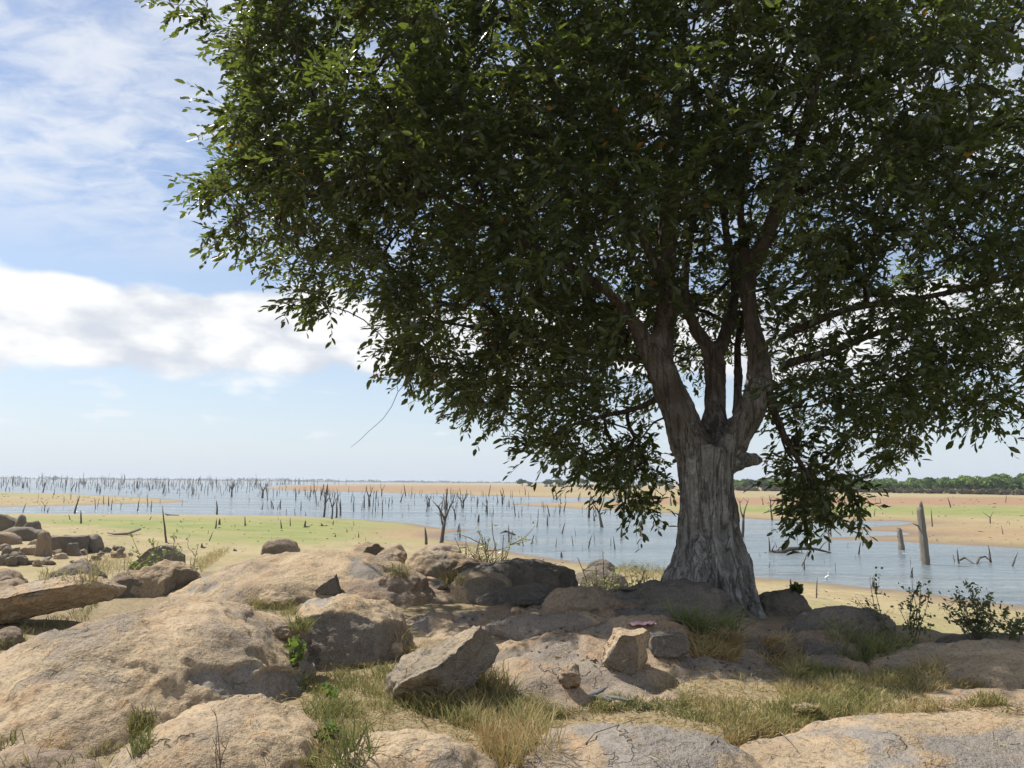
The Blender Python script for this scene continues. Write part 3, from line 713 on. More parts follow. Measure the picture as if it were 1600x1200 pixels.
big = [trunk_l, left_l, left_b, left_c, mid_l, mid_a, mid_b, right_l, right_b, thin_l, stub] + roots
mb = MB()
for L in big:
    Q = resample(L, 0.12)
    keep = Q[:, 3] > 0.055
    if keep.sum() >= 2:
        Q = Q[:max(2, int(keep.sum()) + 1)]
        mb.tube(Q[:, :3], Q[:, 3], 14)
trunk_me = mb.mesh('trunk')
tmp = bpy.data.objects.new('trunk_tmp', trunk_me); COL.objects.link(tmp)
md = tmp.modifiers.new('r', 'REMESH'); md.mode = 'VOXEL'; md.voxel_size = 0.032
md2 = tmp.modifiers.new('s', 'SMOOTH'); md2.iterations = 7; md2.factor = 0.5
dg = bpy.context.evaluated_depsgraph_get()
ev = tmp.evaluated_get(dg)
trunk_me2 = bpy.data.meshes.new_from_object(ev)
bpy.data.objects.remove(tmp)
trunk_me2.name = 'trunk'
tb = at_z(1108, 940, 2.4); tb = np.array([at_y(1108, 940, 10.5)[0], 10.5, 2.35])
n_ = len(trunk_me2.vertices)
TVv = np.empty(n_ * 3, np.float32); trunk_me2.vertices.foreach_get('co', TVv); TVv = TVv.reshape(-1, 3).astype(float)
TNn = np.empty(n_ * 3, np.float32); trunk_me2.vertices.foreach_get('normal', TNn); TNn = TNn.reshape(-1, 3)
rel = TVv - tb
hgt_t = rel[:, 2]
ang = np.arctan2(rel[:, 1], rel[:, 0])
flute = 0.085 * np.exp(-np.maximum(hgt_t, 0) / 1.5) * fbm(np.c_[np.cos(ang) * 3.0, np.sin(ang) * 3.0, hgt_t * 0.35], 3)
low_ = hgt_t < 3.2
dsp = flute * 1.7 * low_ + 0.05 * fbm(rel * np.array([2.6, 2.6, 1.1]), 4) * np.clip(1.6 - hgt_t * 0.25, 0.25, 1) + 0.020 * fbm(rel * np.array([9, 9, 3.0]), 4, 0.6)
TVv = TVv + TNn * dsp[:, None]
trunk_me2.vertices.foreach_set('co', (TVv - tb).astype(np.float32).ravel())
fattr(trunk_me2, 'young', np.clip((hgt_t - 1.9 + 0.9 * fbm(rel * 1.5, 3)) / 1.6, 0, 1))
trunk_me2.polygons.foreach_set('use_smooth', np.ones(len(trunk_me2.polygons), bool))
trunk_me2.update()
tree = tag(empty('shade_tree', tb), 'large spreading leafy tree with pale forked trunk standing on the rocks', 'tree')
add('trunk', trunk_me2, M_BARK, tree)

# branching: attractor points spread through the crown's volume, joined to the limbs
OUT = np.array([(235, -60), (290, 10), (350, 60), (385, 115), (365, 165), (372, 200), (395, 235), (350, 268), (318, 290), (362, 322), (352, 365), (400, 385), (432, 405), (478, 440), (478, 478),
                (520, 482), (566, 455), (615, 482), (618, 535), (655, 575), (708, 610), (742, 640), (805, 640), (850, 690), (905, 708), (960, 722), (985, 780), (1025, 775), (1045, 720), (1030, 640),
                (1060, 570), (1100, 560), (1190, 575), (1192, 640), (1215, 700), (1245, 745), (1262, 815), (1285, 795), (1325, 775), (1325, 720), (1340, 705), (1390, 708), (1425, 690), (1455, 640),
                (1500, 640), (1555, 640), (1600, 615), (1700, 585), (1900, 540), (2300, 300), (2300, -900), (300, -900), (200, -300)], float)
CC = np.array([3.3, 12.25, 8.6]); CR = np.array([9.6, 4.1, 6.8])
att = []
while len(att) < 3300:
    u = rng.uniform(-1, 1, (6000, 3))
    r_ = np.linalg.norm(u, axis=1)
    u = u[(r_ < 1)]; r_ = r_[r_ < 1]
    P = CC + u * CR
    px, py, dd = project(P)
    ins = seg_dist(np.c_[px, py], OUT) > 0
    dens = np.clip(0.30 + 0.9 * r_ ** 2, 0, 1)
    gap = fbm(P * 0.85 + 2.0, 2)
    gap = fbm(P * 0.62 + 2.0, 2)
    dens = dens * np.clip(0.58 + 2.3 * gap + np.where(px < 950, 0.22, np.where(px > 1180, -0.20, -0.08)), 0.0, 1)
    inframe = (px > -150) & (px < 1750) & (py > -150)
    dens = np.where(inframe, dens, dens * 0.55)
    dens = np.where((px > 1000) & (px < 1230) & (py > 480) & (P[:, 1] < 11.8), dens * 0.08, dens)   # bare forks
    dens = np.where((px > 900) & (px < 1330) & (py < 330) & (P[:, 1] < 10.4), np.maximum(dens, 0.6), dens)
    dens = np.where((px > 980) & (px < 1280) & (py >= 300) & (P[:, 1] < 10.3), dens * 0.45, dens)
    ok = ins & (rng.uniform(size=len(P)) < dens)
    att.extend(P[ok].tolist())
att = np.array(att[:3300])
# drooping sprays near the lower rim, read from the photo's hanging tips
tips = [(985, 775, 10.9), (1010, 790, 10.9), (960, 735, 11), (930, 715, 11.2), (880, 700, 11.4), (1260, 815, 9.95), (1290, 795, 9.95), (1320, 765, 10), (1250, 780, 10), (1275, 745, 10), (1240, 720, 10.1),
        (1310, 735, 10), (1335, 780, 10.0), (1285, 760, 10.2), (325, 292, 10.5), (350, 300, 10.5), (345, 360, 10.6), (375, 345, 10.6), (470, 470, 10.8), (500, 455, 10.8), (520, 480, 10.9), (610, 540, 11), (640, 560, 11),
        (830, 690, 11.3), (790, 640, 11.3), (1420, 690, 10.6), (1395, 705, 10.6), (1440, 660, 10.8), (1530, 650, 10.2), (1580, 620, 10.1), (1490, 640, 10.3), (280, 8, 10.8), (320, 25, 10.8), (350, 175, 10.6), (365, 195, 10.6)]
att = np.vstack([att, [at_y(*t) for t in tips]])
nodes, par, rad0, isl = [], [], [], []
def add_limb(L, parent_idx):
    Q = resample(L, 0.22)
    p = parent_idx
    first = True
    for k in range(len(Q)):
        if first and parent_idx >= 0:
            first = False
            continue
        nodes.append(Q[k, :3]); par.append(p); rad0.append(Q[k, 3]); isl.append(True); p = len(nodes) - 1
def near(P):
    return int(np.argmin(np.linalg.norm(np.array(nodes) - P, axis=1)))
add_limb(trunk_l, -1)
for L in (left_l, mid_l, right_l, left_b, left_c, mid_a, mid_b, right_b, thin_l, h1, h2, h3, h4, h5, h6):
    add_limb(L, near(np.array(L[0][:3])))
n_limb = len(nodes)
ND = np.zeros((80000, 3)); ND[:n_limb] = np.array(nodes)
cnt = n_limb
par = par + [0] * (80000 - n_limb)
okn = np.zeros(80000, bool); okn[:n_limb] = ND[:n_limb, 2] > 4.9
plen = np.zeros(80000)
for i in range(1, n_limb):
    plen[i] = plen[par[i]] + np.linalg.norm(ND[i] - ND[par[i]])
order = np.argsort([np.min(np.linalg.norm(ND[:n_limb][okn[:n_limb]] - a, axis=1)) for a in att])
tip_idx = np.zeros(len(att), int)
for ai in order:
    a = att[ai]
    v = ND[:cnt] - a
    d = np.linalg.norm(v, axis=1) + 0.10 * plen[:cnt] + np.maximum(v[:, 2], 0) * 0.25 + (~okn[:cnt]) * 50
    j = int(np.argmin(d))
    s_ = ND[j]; L_ = np.linalg.norm(a - s_)
    nseg = max(2, int(L_ / 0.28) + 1)
    sag = rng.normal(0, 0.10 * L_, 3) + np.array([0, 0, 0.10 * L_])
    p = j
    for k in range(1, nseg + 1):
        t = k / nseg
        q_ = s_ + (a - s_) * t + sag * math.sin(math.pi * t) + (rng.normal(0, 0.018, 3) if k < nseg else 0)
        ND[cnt] = q_; par[cnt] = p; okn[cnt] = True; plen[cnt] = plen[p] + L_ / nseg
        p = cnt; cnt += 1
    tip_idx[ai] = p
load = np.zeros(cnt)
for ti in tip_idx: load[ti] += 1
for i in range(cnt - 1, 0, -1):
    load[par[i]] += load[i]
rad = 0.0046 * np.maximum(load, 1) ** 0.46
rl = np.array(rad0)
rad[:n_limb] = np.maximum(np.minimum(rl, 0.5), np.minimum(rad[:n_limb], rl * 1.1))
# chains of branches -> tubes; the thick ones are branches of their own
kids = [[] for _ in range(cnt)]
for i in range(1, cnt): kids[par[i]].append(i)
thin = MB(); n_branch = 0
stack = [(0, None)]
chains = []
starts = [(k, 0) for k in kids[0]]
while starts:
    i, p0 = starts.pop()
    ch = [p0, i]
    while kids[ch[-1]]:
        ks = sorted(kids[ch[-1]], key=lambda k: -rad[k])
        for k in ks[1:]: starts.append((k, ch[-1]))
        ch.append(ks[0])
    chains.append(ch)
for ch in chains:
    P = ND[ch]; r_ = rad[ch].copy()
    if len(ch) > 1: r_[0] = min(r_[0], r_[1] * 1.05)
    # skip what the trunk mesh already shows
    first = 0
    while first < len(ch) - 1 and ch[first + 1] < n_limb and rl[ch[first + 1]] > 0.06: first += 1
    if first >= len(ch) - 1: continue
    P = P[max(0, first - 1):]; r_ = r_[max(0, first - 1):]
    if first: r_[0] = r_[min(1, len(r_) - 1)]
    if r_[0] > 0.022 and len(P) > 4:
        m_ = MB(); m_.tube(P - tb, r_, 7)
        me = m_.mesh('branch'); fattr(me, 'young', np.zeros(len(me.vertices)))
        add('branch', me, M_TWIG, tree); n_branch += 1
    else:
        thin.tube(P - tb, np.maximum(r_, 0.0035), 4 if r_[0] > 0.008 else 3, cap=False)

# leaves
tipdir = np.array([ND[t] - ND[par[t]] for t in tip_idx]); tipdir /= np.linalg.norm(tipdir, axis=1)[:, None] + 1e-9
LB, LD, LN, LS = [], [], [], []
apx, apy, adp = project(att)
inf = (apx > -120) & (apx < 1720) & (apy > -120)
WIND = np.array([-0.50, -0.05, -0.10])
for k in range(len(att)):
    nt = rng.randint(6, 9) if inf[k] else 3
    for _ in range(nt):
        d0 = tipdir[k] * 0.55 + WIND * 0.6 + rng.normal(0, 0.60, 3); d0 /= np.linalg.norm(d0)
        Lt = rng.uniform(0.25, 0.62)
        st = att[k] + rng.normal(0, 0.07, 3)
        droop = np.array([0, 0, -0.22 * Lt])
        n_l = rng.randint(9, 15) if inf[k] else 7
        tt = np.linspace(0.12, 1.0, n_l)
        pts = st + d0 * Lt * tt[:, None] + droop * (tt ** 2)[:, None]
        if inf[k]:
            thin.tube(np.array([att[k] if rng.rand() < .5 else st, pts[n_l // 2], pts[-1]]) - tb, [0.0042, 0.003, 0.002], 3, cap=False)
        side = np.cross(d0, [0, 0, 1.0]); side /= np.linalg.norm(side) + 1e-9
        sg = np.where(np.arange(n_l) % 2 == 0, 1.0, -1.0)
        dv = d0 * 0.75 + side * (sg * rng.uniform(0.3, 0.95, n_l))[:, None] + np.array([0, 0, -0.16]) + rng.normal(0, 0.32, (n_l, 3)) + WIND * 0.25
        dv /= np.linalg.norm(dv, axis=1)[:, None]
        up = np.array([0, 0, 1.0]) + rng.normal(0, 0.55, (n_l, 3))
        LB.append(pts); LD.append(dv); LN.append(up); LS.append((0.065 + 0.115 * rng.uniform(size=n_l) ** 1.4) * (1 if inf[k] else 1.6))
LB = np.concatenate(LB); LD = np.concatenate(LD); LN = np.concatenate(LN); LS = np.concatenate(LS)
SX = np.cross(LD, LN); SX /= np.linalg.norm(SX, axis=1)[:, None] + 1e-9
NN = np.cross(SX, LD)
LEAF = np.array([(0, 0.0, 0), (-0.19, 0.32, 0.05), (-0.17, 0.70, 0.03), (0, 1.0, -0.06), (0.17, 0.70, 0.03), (0.19, 0.32, 0.05)])
V6 = (LB[:, None, :] + LS[:, None, None] * (LEAF[None, :, 0, None] * SX[:, None, :] + LEAF[None, :, 1, None] * LD[:, None, :] + LEAF[None, :, 2, None] * NN[:, None, :]))
# the 300 leaves that show largest in the photograph are parts of their own
cen = V6.mean(1)
lpx, lpy, ldp = project(cen)
p0x, p0y, _ = project(V6[:, 0]); p1x, p1y, _ = project(V6[:, 3]); p2x, p2y, _ = project(V6[:, 1]); p3x, p3y, _ = project(V6[:, 5])
area = np.abs((p1x - p0x) * (p3y - p2y) - (p1y - p0y) * (p3x - p2x))
cell = (np.clip(lpx, -50, 1650) // 6).astype(int) * 1000 + (np.clip(lpy, -50, 1250) // 6).astype(int)
o_ = np.argsort(ldp); first_seen = {}
front_ = np.zeros(len(cen), bool)
for i in o_:
    c_ = cell[i]
    if c_ not in first_seen:
        first_seen[c_] = 1; front_[i] = True
cand = front_ & (lpx > 5) & (lpx < 1595) & (lpy > 5)
pick = np.argsort(-np.where(cand, area, 0))[:300]
LF = [(0, 1, 2, 3), (0, 3, 4, 5)]

def leaf_material(name, lo, hi, yel):
    h = material(name)
    a = h.n('ShaderNodeAttribute', attribute_name='tone').outputs['Fac']
    col = h.mix(a, lo, hi)
    col = h.mix(h.smooth(a, 0.955, 0.985), col, yel)
    h.put(h.b.inputs['Base Color'], col)
    h.b.inputs['Roughness'].default_value = 0.32
    h.b.inputs['Specular IOR Level'].default_value = 0.6
    tr = h.n('ShaderNodeBsdfTranslucent', {'Color': h.mix(0.5, h.mix(1.0, col, (2.2, 2.4, 1.1), 'MULTIPLY'), (0.21, 0.26, 0.035))})
    ms = h.n('ShaderNodeMixShader', {0: 0.40, 1: h.b.outputs[0], 2: tr.outputs[0]})
    h.put(h.out.inputs[0], ms)
    return h.m
M_LEAF = leaf_material('glossy_green_leaf', (0.022, 0.034, 0.013), (0.075, 0.093, 0.030), (0.34, 0.15, 0.03))
tone_l = np.clip(rng.normal(0.42, 0.24, len(cen)) + 0.30 * fbm(cen * 0.9 + 7, 2), 0, 0.94)
tone_l[rng.uniform(size=len(cen)) < 0.003] = 1.0
rest = np.ones(len(cen), bool); rest[pick] = False
Vr = V6[rest].reshape(-1, 3) - tb
nl = rest.sum()
base_i = np.arange(nl)[:, None] * 6
Fr = np.concatenate([base_i + np.array(LF[0]), base_i + np.array(LF[1])], 0)
crown_me = new_mesh('crown', Vr, Fr, False)
fattr(crown_me, 'tone', np.repeat(tone_l[rest], 6))
crown = tag(add('crown', crown_me, M_LEAF, tree), kind='stuff')
tw_me = thin.mesh('twigs'); fattr(tw_me, 'young', np.zeros(len(tw_me.vertices)))
tag(add('twigs', tw_me, M_TWIG, tree), kind='stuff')
leaf_mes = []
for k in range(8):
    me = new_mesh('leaf', LEAF, LF, False); fattr(me, 'tone', np.full(6, [0.3, 0.4, 0.5, 0.6, 0.45, 0.55, 0.7, 1.0][k])); me.materials.append(M_LEAF); leaf_mes.append(me)
for c_, i in enumerate(pick):
    o = add('leaf', leaf_mes[7 if c_ % 99 == 5 else c_ % 7], None, tree)
    m_ = Matrix(((SX[i, 0], LD[i, 0], NN[i, 0], 0), (SX[i, 1], LD[i, 1], NN[i, 1], 0), (SX[i, 2], LD[i, 2], NN[i, 2], 0), (0, 0, 0, 1)))
    o.matrix_local = Matrix.Translation(LB[i] - tb) @ m_ @ Matrix.Scale(float(LS[i]), 4)
# one long bare twig hanging out of the crown's left rim
hang = np.array([at_y(x, y, 11.0) for x, y in [(690, 545), (655, 575), (622, 612), (612, 635), (598, 655), (575, 675), (562, 688), (548, 699)]])
m_ = MB(); m_.tube(hang - tb, [.008, .0065, .005, .004, .0035, .003, .003, .002], 4)
me = m_.mesh('hanging_twig'); fattr(me, 'young', np.zeros(len(me.vertices)))
add('hanging_twig', me, M_TWIG, tree)
print('leaves', len(cen), 'nodes', cnt, 'branches', n_branch)

# ------------------------------------------------------------------ drowned dead trees
def wood(name, a, b_):
    h = material(name)
    p = h.n('ShaderNodeTexCoord').outputs['Object']
    n1 = h.noise(h.vscale(p, (9, 9, 1.2)), 3.0, 5, 0.65)
    rd = h.n('ShaderNodeObjectInfo').outputs['Random']
    col = h.mix(h.smooth(n1, 0.3, 0.7), a, b_)
    col = h.mix(h.math('MULTIPLY', rd, 0.6), col, h.mix(0.5, col, (0.20, 0.175, 0.15)))
    h.put(h.b.inputs['Base Color'], col)
    h.b.inputs['Roughness'].default_value = 0.9
    h.put(h.b.inputs['Normal'], h.bump(n1, 0.8, 0.03))
    return h.m
M_DEAD = wood('dark_drowned_wood', (0.060, 0.050, 0.042), (0.115, 0.095, 0.078))
M_PALE = wood('bleached_grey_wood', (0.15, 0.125, 0.10), (0.27, 0.235, 0.19))
srng = np.random.RandomState(77)
def wander(p0, d, L, n, jit, up=0.0):
    pts = [np.array(p0, float)]; d = np.array(d, float); d /= np.linalg.norm(d)
    for _ in range(n):
        d = d + srng.normal(0, jit, 3) + np.array([0, 0, up]); d /= np.linalg.norm(d)
        pts.append(pts[-1] + d * L / n)
    return np.array(pts), d
def snag_parts(kind, h, r, lean=0.0):
    """trunk and branches of one dead tree, base at the origin; lean tips it to the right"""
    trunk = MB(); limbs = []
    base = np.array([0, 0, -0.35])
    if kind in 's':
        pts, _ = wander(base, (lean, srng.normal(0, .05), 1), h + 0.35, 6, 0.05)
        rr = r * np.array([1.35, 1.05, .9, .8, .68, .5, .16])
        trunk.tube(pts, rr, 7, wob=0.15, rng=srng)
    elif kind == 'p':
        pts, _ = wander(base, (lean, 0, 1), h + 0.35, 16, 0.006)
        rr = r * np.interp(np.arange(17), [0, 2, 8, 14, 16], [1.3, 1.05, .95, .85, .72]) * (1 + srng.normal(0, .04, 17))
        fl_ = 1 + .16 * np.sin(np.arange(13) * 2.4) + srng.normal(0, .06, 13)
        trunk.tube(pts, rr, 13)
        T_ = trunk.V[-1].reshape(17, 13, 3); T_[:] = pts[:, None] + (T_ - pts[:, None]) * fl_[None, :, None]
        stub_ = MB(); stub_.tube(np.array([pts[11], pts[11] + [-.10 * h, 0, .03 * h], pts[11] + [-.17 * h, 0, .07 * h]]), [r * .3, r * .22, r * .08], 6); limbs.append(stub_)
        for k in range(3):
            a = srng.uniform(0, 6.28)
            o = np.array([math.cos(a), math.sin(a), 0]) * r * 0.45
            trunk.tube(np.array([pts[-2] + o, pts[-1] + o + [0, 0, 0.05 * h], pts[-1] + o * 1.1 + [0, 0, h * srng.uniform(.06, .12)]]), [r * .45, r * .32, r * .06], 5)
    elif kind == 'm':
        pts, _ = wander(base, (lean, 0, 1), h * 0.8 + 0.35, 4, 0.08)
        trunk.tube(pts, r * np.array([1.5, 1.2, .9, .7, .25]), 8, wob=0.25, rng=srng)
        for k in range(4):
            a = srng.uniform(0, 6.28)
            q_, _ = wander((0, 0, 0.35 * r), (math.cos(a), math.sin(a), 0.1), h * srng.uniform(.5, 1.0), 3, 0.2, -0.12)
            m2 = MB(); m2.tube(q_, r * np.array([.55, .4, .25, .1]), 5); limbs.append(m2)
    elif kind in 'fb':
        split = srng.uniform(0.32, 0.5)
        pts, d = wander(base, (lean, 0, 1), h * split + 0.35, 4, 0.05)
        trunk.tube(pts, r * np.array([1.3, 1.0, .9, .85, .7]), 8, wob=0.12, rng=srng)
        nb = 2 if kind == 'f' else 4
        for k in range(nb):
            sgn = (-1) ** k
            s0 = pts[-1] if kind == 'f' or k < 3 else pts[-2]
            m2 = MB()
            q_, d2 = wander(s0, (sgn * srng.uniform(.2, .65) + lean, srng.uniform(-.5, .5), 1), h * (1 - split) * srng.uniform(.7, 1.05), 5, 0.13, 0.05)
            m2.tube(q_, r * .62 * np.array([1, .8, .65, .5, .35, .1]), 6)
            for j in range(2 if kind == 'f' else 3):
                i = srng.randint(2, 5)
                t_, _ = wander(q_[i], (srng.uniform(-.9, .9), srng.uniform(-.6, .6), .7), h * srng.uniform(.10, .24), 3, 0.2)
                m2.tube(t_, r * np.array([.2, .15, .1, .04]), 4)
            limbs.append(m2)
    return trunk, limbs
def snag(px, py, top, kind, label, cat='dead tree', wpx=None, lean=0.0, mat=None, group=None, z=None, parts=True, rotz=0.0):
    g_ = cast(px, py, False)
    if g_[2] < 0.0: g_ = at_z(px, py, 0.0)
    dist = g_[1]
    h = max(0.12, (py - top) * dist / FPX)
    r = max(0.02, (wpx / 2 if wpx else (py - top) * 0.045 + 0.35) * dist / FPX)
    trunk, limbs = snag_parts(kind, h, r, lean)
    nm = {'s': 'dead_tree', 'p': 'dead_tree', 'm': 'tree_stump', 'f': 'dead_tree', 'b': 'dead_tree'}[kind]
    if limbs and parts:
        o = empty(nm, g_)
        add('trunk', trunk.mesh('trunk'), mat or M_DEAD, o)
        for l_ in limbs: add('branch' if kind != 'm' else 'root', l_.mesh('branch'), mat or M_DEAD, o)
    else:
        for l_ in limbs: trunk.add(np.concatenate(l_.V), l_.F)
        o = add(nm, trunk.mesh(nm), mat or M_DEAD, loc=g_)
    return tag(o, label, cat, group)
S = snag
# the ones that stand out
S(1447, 882, 795, 'p', 'tallest thick weathered post in the water at right', wpx=11.5, lean=-0.04, mat=M_PALE)
S(1409, 859, 828, 'p', 'pale tapering stump post left of the tallest post', wpx=8.5, lean=-0.03, mat=M_PALE)
S(689, 849, 763, 'b', 'curved forked dead tree standing right behind the middle rocks', wpx=6.5, lean=0.02)
S(666, 851, 824, 's', 'stout pointed dead stump left of the curved forked dead tree', wpx=5.5)
S(942, 824, 766, 'f', 'leaning forked dead tree left of the big trunk', wpx=5, lean=-0.22)
S(920, 809, 774, 's', 'straight thin dead pole beside the leaning forked dead tree')
S(929, 814, 800, 'f', 'short double spike just right of the thin straight pole', wpx=3)
S(977, 808, 782, 'f', 'low spreading dead fork at the far bank left of the big trunk', wpx=3.5, lean=-0.3)
S(1160, 839, 772, 'f', 'tall forked dead tree right beside the big trunk', wpx=5, lean=0.1)
S(1207, 813, 766, 'f', 'Y shaped dead tree on the far bank right of the big trunk', wpx=3, lean=-0.05)
S(1247, 884, 856, 's', 'pale dead stick leaning right in front of the fallen log', wpx=3, lean=0.7, mat=M_PALE)
S(1257, 890, 875, 's', 'small spike below the leaning pale stick', wpx=3)
S(1296, 860, 803, 's', 'thin upright pole at the right end of the fallen log', wpx=2.6)
S(1298, 838, 806, 's', 'shorter thin pole just behind the upright pole', wpx=2)
S(1424, 902, 886, 'f', 'short dark double stump in front of the tallest post', wpx=5, cat='stump')
S(1549, 878, 852, 's', 'bent dark stick rising at the end of the sunken branch', wpx=3, lean=-0.15)
S(1577, 884, 860, 's', 'dark stick leaning right near the right edge of the water', wpx=3, lean=0.45)
S(1499, 880, 858, 's', 'upright dark stick with a sunken branch right of the tallest post', wpx=3)
S(1364, 920, 904, 's', 'pointed grey stump at the near waterline', wpx=5, mat=M_PALE, cat='stump')
S(1274, 934, 903, 's', 'crooked thin stick on the near mud right of the tree', wpx=2.5, lean=0.15)
S(1235, 912, 904, 's', 'tiny pointed stump at the waterline right of the roots', wpx=4, cat='stump')
S(261, 848, 790, 's', 'tall thin pole rising behind the leafy plants at left', wpx=3.2, lean=-0.05)
S(127, 818, 797, 's', 'short dark post on the green strip beside the left pile', wpx=3)
S(112, 812, 803, 's', 'small leaning stick left of the short dark post', wpx=2, lean=-0.4)
S(116, 802, 774, 's', 'dark pole leaning in the water above the short dark post', wpx=3, lean=0.12)
S(323, 845, 829, 's', 'thin stick leaning right on the sand left of centre', wpx=2, lean=0.25)
S(316, 856, 847, 'm', 'dark root stump on the sand left of the tan rocks', wpx=5, cat='stump')
S(368, 861, 856, 'm', 'low dark root mound on the sand above the tan rock', wpx=6, cat='stump')
S(336, 826, 811, 's', 'dark post on the green strip left of the wider stump', wpx=3)
S(343, 820, 810, 's', 'wider dark stump between two posts on the green strip', wpx=4.5, cat='stump')
S(383, 822, 807, 's', 'slim dark post on the green strip above the domed boulder', wpx=2.6)
S(230, 812, 805, 's', 'short stick leaning right at the green strip edge', wpx=2, lean=0.5)
S(283, 816, 812, 'm', 'tiny stump on the green strip right of the tall thin pole', wpx=2.5, cat='stump')
S(440, 826, 812, 's', 'dark spike on the green strip above the domed boulder', wpx=2.6, lean=0.06)
S(454, 822, 809, 's', 'thin spike right of the dark one on the green strip', wpx=2)
S(476, 824, 811, 'm', 'spiked stump with spreading roots on the green strip', wpx=4, cat='stump')
S(508, 822, 814, 'm', 'low root clump with one raised branch on the green strip', wpx=4, lean=-0.5, cat='stump')
S(520, 820, 813, 's', 'small pointed stump right of the low root clump', wpx=2.5, cat='stump')
S(524, 839, 834, 's', 'squat dark stump on the pale grass left of centre', wpx=3, cat='stump')
S(543, 832, 826, 's', 'tiny post on the pale grass right of the squat stump', wpx=2)
S(561, 840, 832, 's', 'small spike on the pale grass furthest right', wpx=2.5)
S(410, 778, 751, 'f', 'V forked dead tree far out in the lake left of centre', wpx=3.5)
S(506, 808, 761, 'b', 'bushy many branched dead tree at the shore left of centre', wpx=3.5)
S(518, 811, 760, 'b', 'tall branched dead tree right of the bushy one', wpx=2.8)
S(526, 809, 782, 's', 'thick straight pole right of the two branched dead trees', wpx=3.2)
S(532, 805, 778, 's', 'slim straight pole next to the thick one', wpx=2.6)
S(577, 791, 757, 'f', 'wide V shaped dead tree alone in the water near centre', wpx=3.5)
S(362, 776, 750, 'b', 'leafless branched tree far out above the green strip', wpx=3)
S(339, 804, 782, 's', 'dark bent pole at the waterline above the posts', wpx=3.2)
S(670, 791, 772, 'f', 'small forked dead tree left of the curved one', wpx=3.2)
S(697, 797, 760, 'f', 'tall dead trunk with a raised arm behind the curved forked tree', wpx=4)
S(711, 812, 782, 'f', 'slender forked dead tree right of the curved one', wpx=2.6)
S(723, 794, 764, 'b', 'branched dead tree in the water right of centre', wpx=3)
S(761, 804, 779, 'f', 'forked dead tree above the dry bush', wpx=2.8)
S(785, 788, 760, 'f', 'dead tree with a hooked arm near the far bank at centre', wpx=3)
S(747, 816, 803, 's', 'short thick stump in the water beside the dry bush', wpx=4, cat='stump')
S(715, 831, 817, 's', 'left of two dark spikes at the muddy spit', wpx=3)
S(719, 840, 820, 's', 'right and taller of two dark spikes at the muddy spit', wpx=3)
S(795, 847, 820, 's', 'dark pole in the water just right of the dry bush', wpx=2.6)
S(971, 840, 824, 's', 'pointed stump in the channel left of the trunk', wpx=5, cat='stump')
S(877, 834, 815, 's', 'dark pole leaning right in the channel', wpx=2.6, lean=0.3)
S(827, 850, 833, 's', 'dark stick leaning right near the near shore', wpx=2.4, lean=0.4)
S(878, 871, 862, 's', 'short round stump at the near waterline left of the bush', wpx=5, cat='stump')
S(919, 856, 835, 's', 'thin spike in front of the grey bush', wpx=2.4)
S(961, 858, 838, 's', 'thin spike behind the grey bush', wpx=2.2)
S(1341, 866, 846, 's', 'dark spike right of the fallen log', wpx=3)
S(1548, 818, 793, 'f', 'slender forked stick on the far sand at right', wpx=2.2)
S(1457, 823, 795, 's', 'thin stick leaning left on the far sand behind the tallest post', wpx=2, lean=-0.15)
S(1486, 793, 777, 's', 'slim pole on the red ground below the wood', wpx=2, lean=-0.1)

# fallen log with roots and raised branches
fl = cast(1255, 866, False); fl = at_z(1255, 864, 0.0); k_ = fl[1] / FPX
flog = tag(empty('fallen_log', fl), 'fallen tree trunk with upturned roots lying in the water right of the trunk', 'log')
def loc_px(L): return [np.array([(x - 1255) * k_, dy, (864 - y) * k_]) for x, y, dy in L]
def part(name, L, rad_, mat, parent, sides=7):
    m_ = MB(); m_.tube(loc_px(L), np.array(rad_) * k_, sides, wob=0.12, rng=srng); return add(name, m_.mesh(name), mat, parent)
part('trunk', [(1203, 866, 0), (1220, 863, 0), (1235, 858, 0), (1255, 857, 0.1), (1275, 858, 0.1), (1300, 864, 0.2)], [4.5, 4, 3.6, 3, 2.2, 1], M_DEAD, flog)
part('branch', [(1238, 862, 0), (1258, 866, -.2), (1280, 866, -.3)], [2, 1.8, .8], M_DEAD, flog)
part('root', [(1204, 864, 0), (1204, 852, 0), (1203, 841, 0)], [1.6, 1.3, .6], M_DEAD, flog, 5)
part('root', [(1206, 865, 0), (1209, 857, 0), (1212, 852, 0)], [1.4, 1.0, .4], M_DEAD, flog, 5)
part('root', [(1208, 866, 0), (1216, 860, 0), (1222, 854, .1)], [1.4, 1.0, .4], M_DEAD, flog, 5)
part('root', [(1205, 867, 0), (1197, 864, 0), (1186, 868, -.1)], [1.8, 1.2, .4], M_DEAD, flog, 5)
part('branch', [(1262, 858, 0), (1260, 848, .1), (1256, 838, .1)], [1.0, .8, .3], M_DEAD, flog, 5)
part('branch', [(1280, 859, 0), (1288, 850, .1), (1295, 846, .1)], [1.0, .7, .3], M_DEAD, flog, 5)
def stick(name, label, L, rad_, mat, cat='branch', sides=6, zoff=0.0, on=False):
    """a fallen branch: points read from the photo, laid on the ground or water"""
    P = []
    for x, y, up in L:
        q_ = cast(x, y, on)
        if q_[2] < 0: q_ = at_z(x, y, 0.0)
        P.append(q_ + np.array([0, 0, up + zoff]))
    P = np.array(P); c0 = P[0].copy()
    m_ = MB(); m_.tube(P - c0, np.array(rad_), sides)
    return tag(add(name, m_.mesh(name), mat, loc=c0), label, cat)
stick('fallen_branch', 'sunken branch curving along the water right of the tallest post', [(1500, 878, .1), (1508, 877, .2), (1516, 879, .08), (1522, 881, .0)], [.05, .07, .05, .03], M_DEAD)
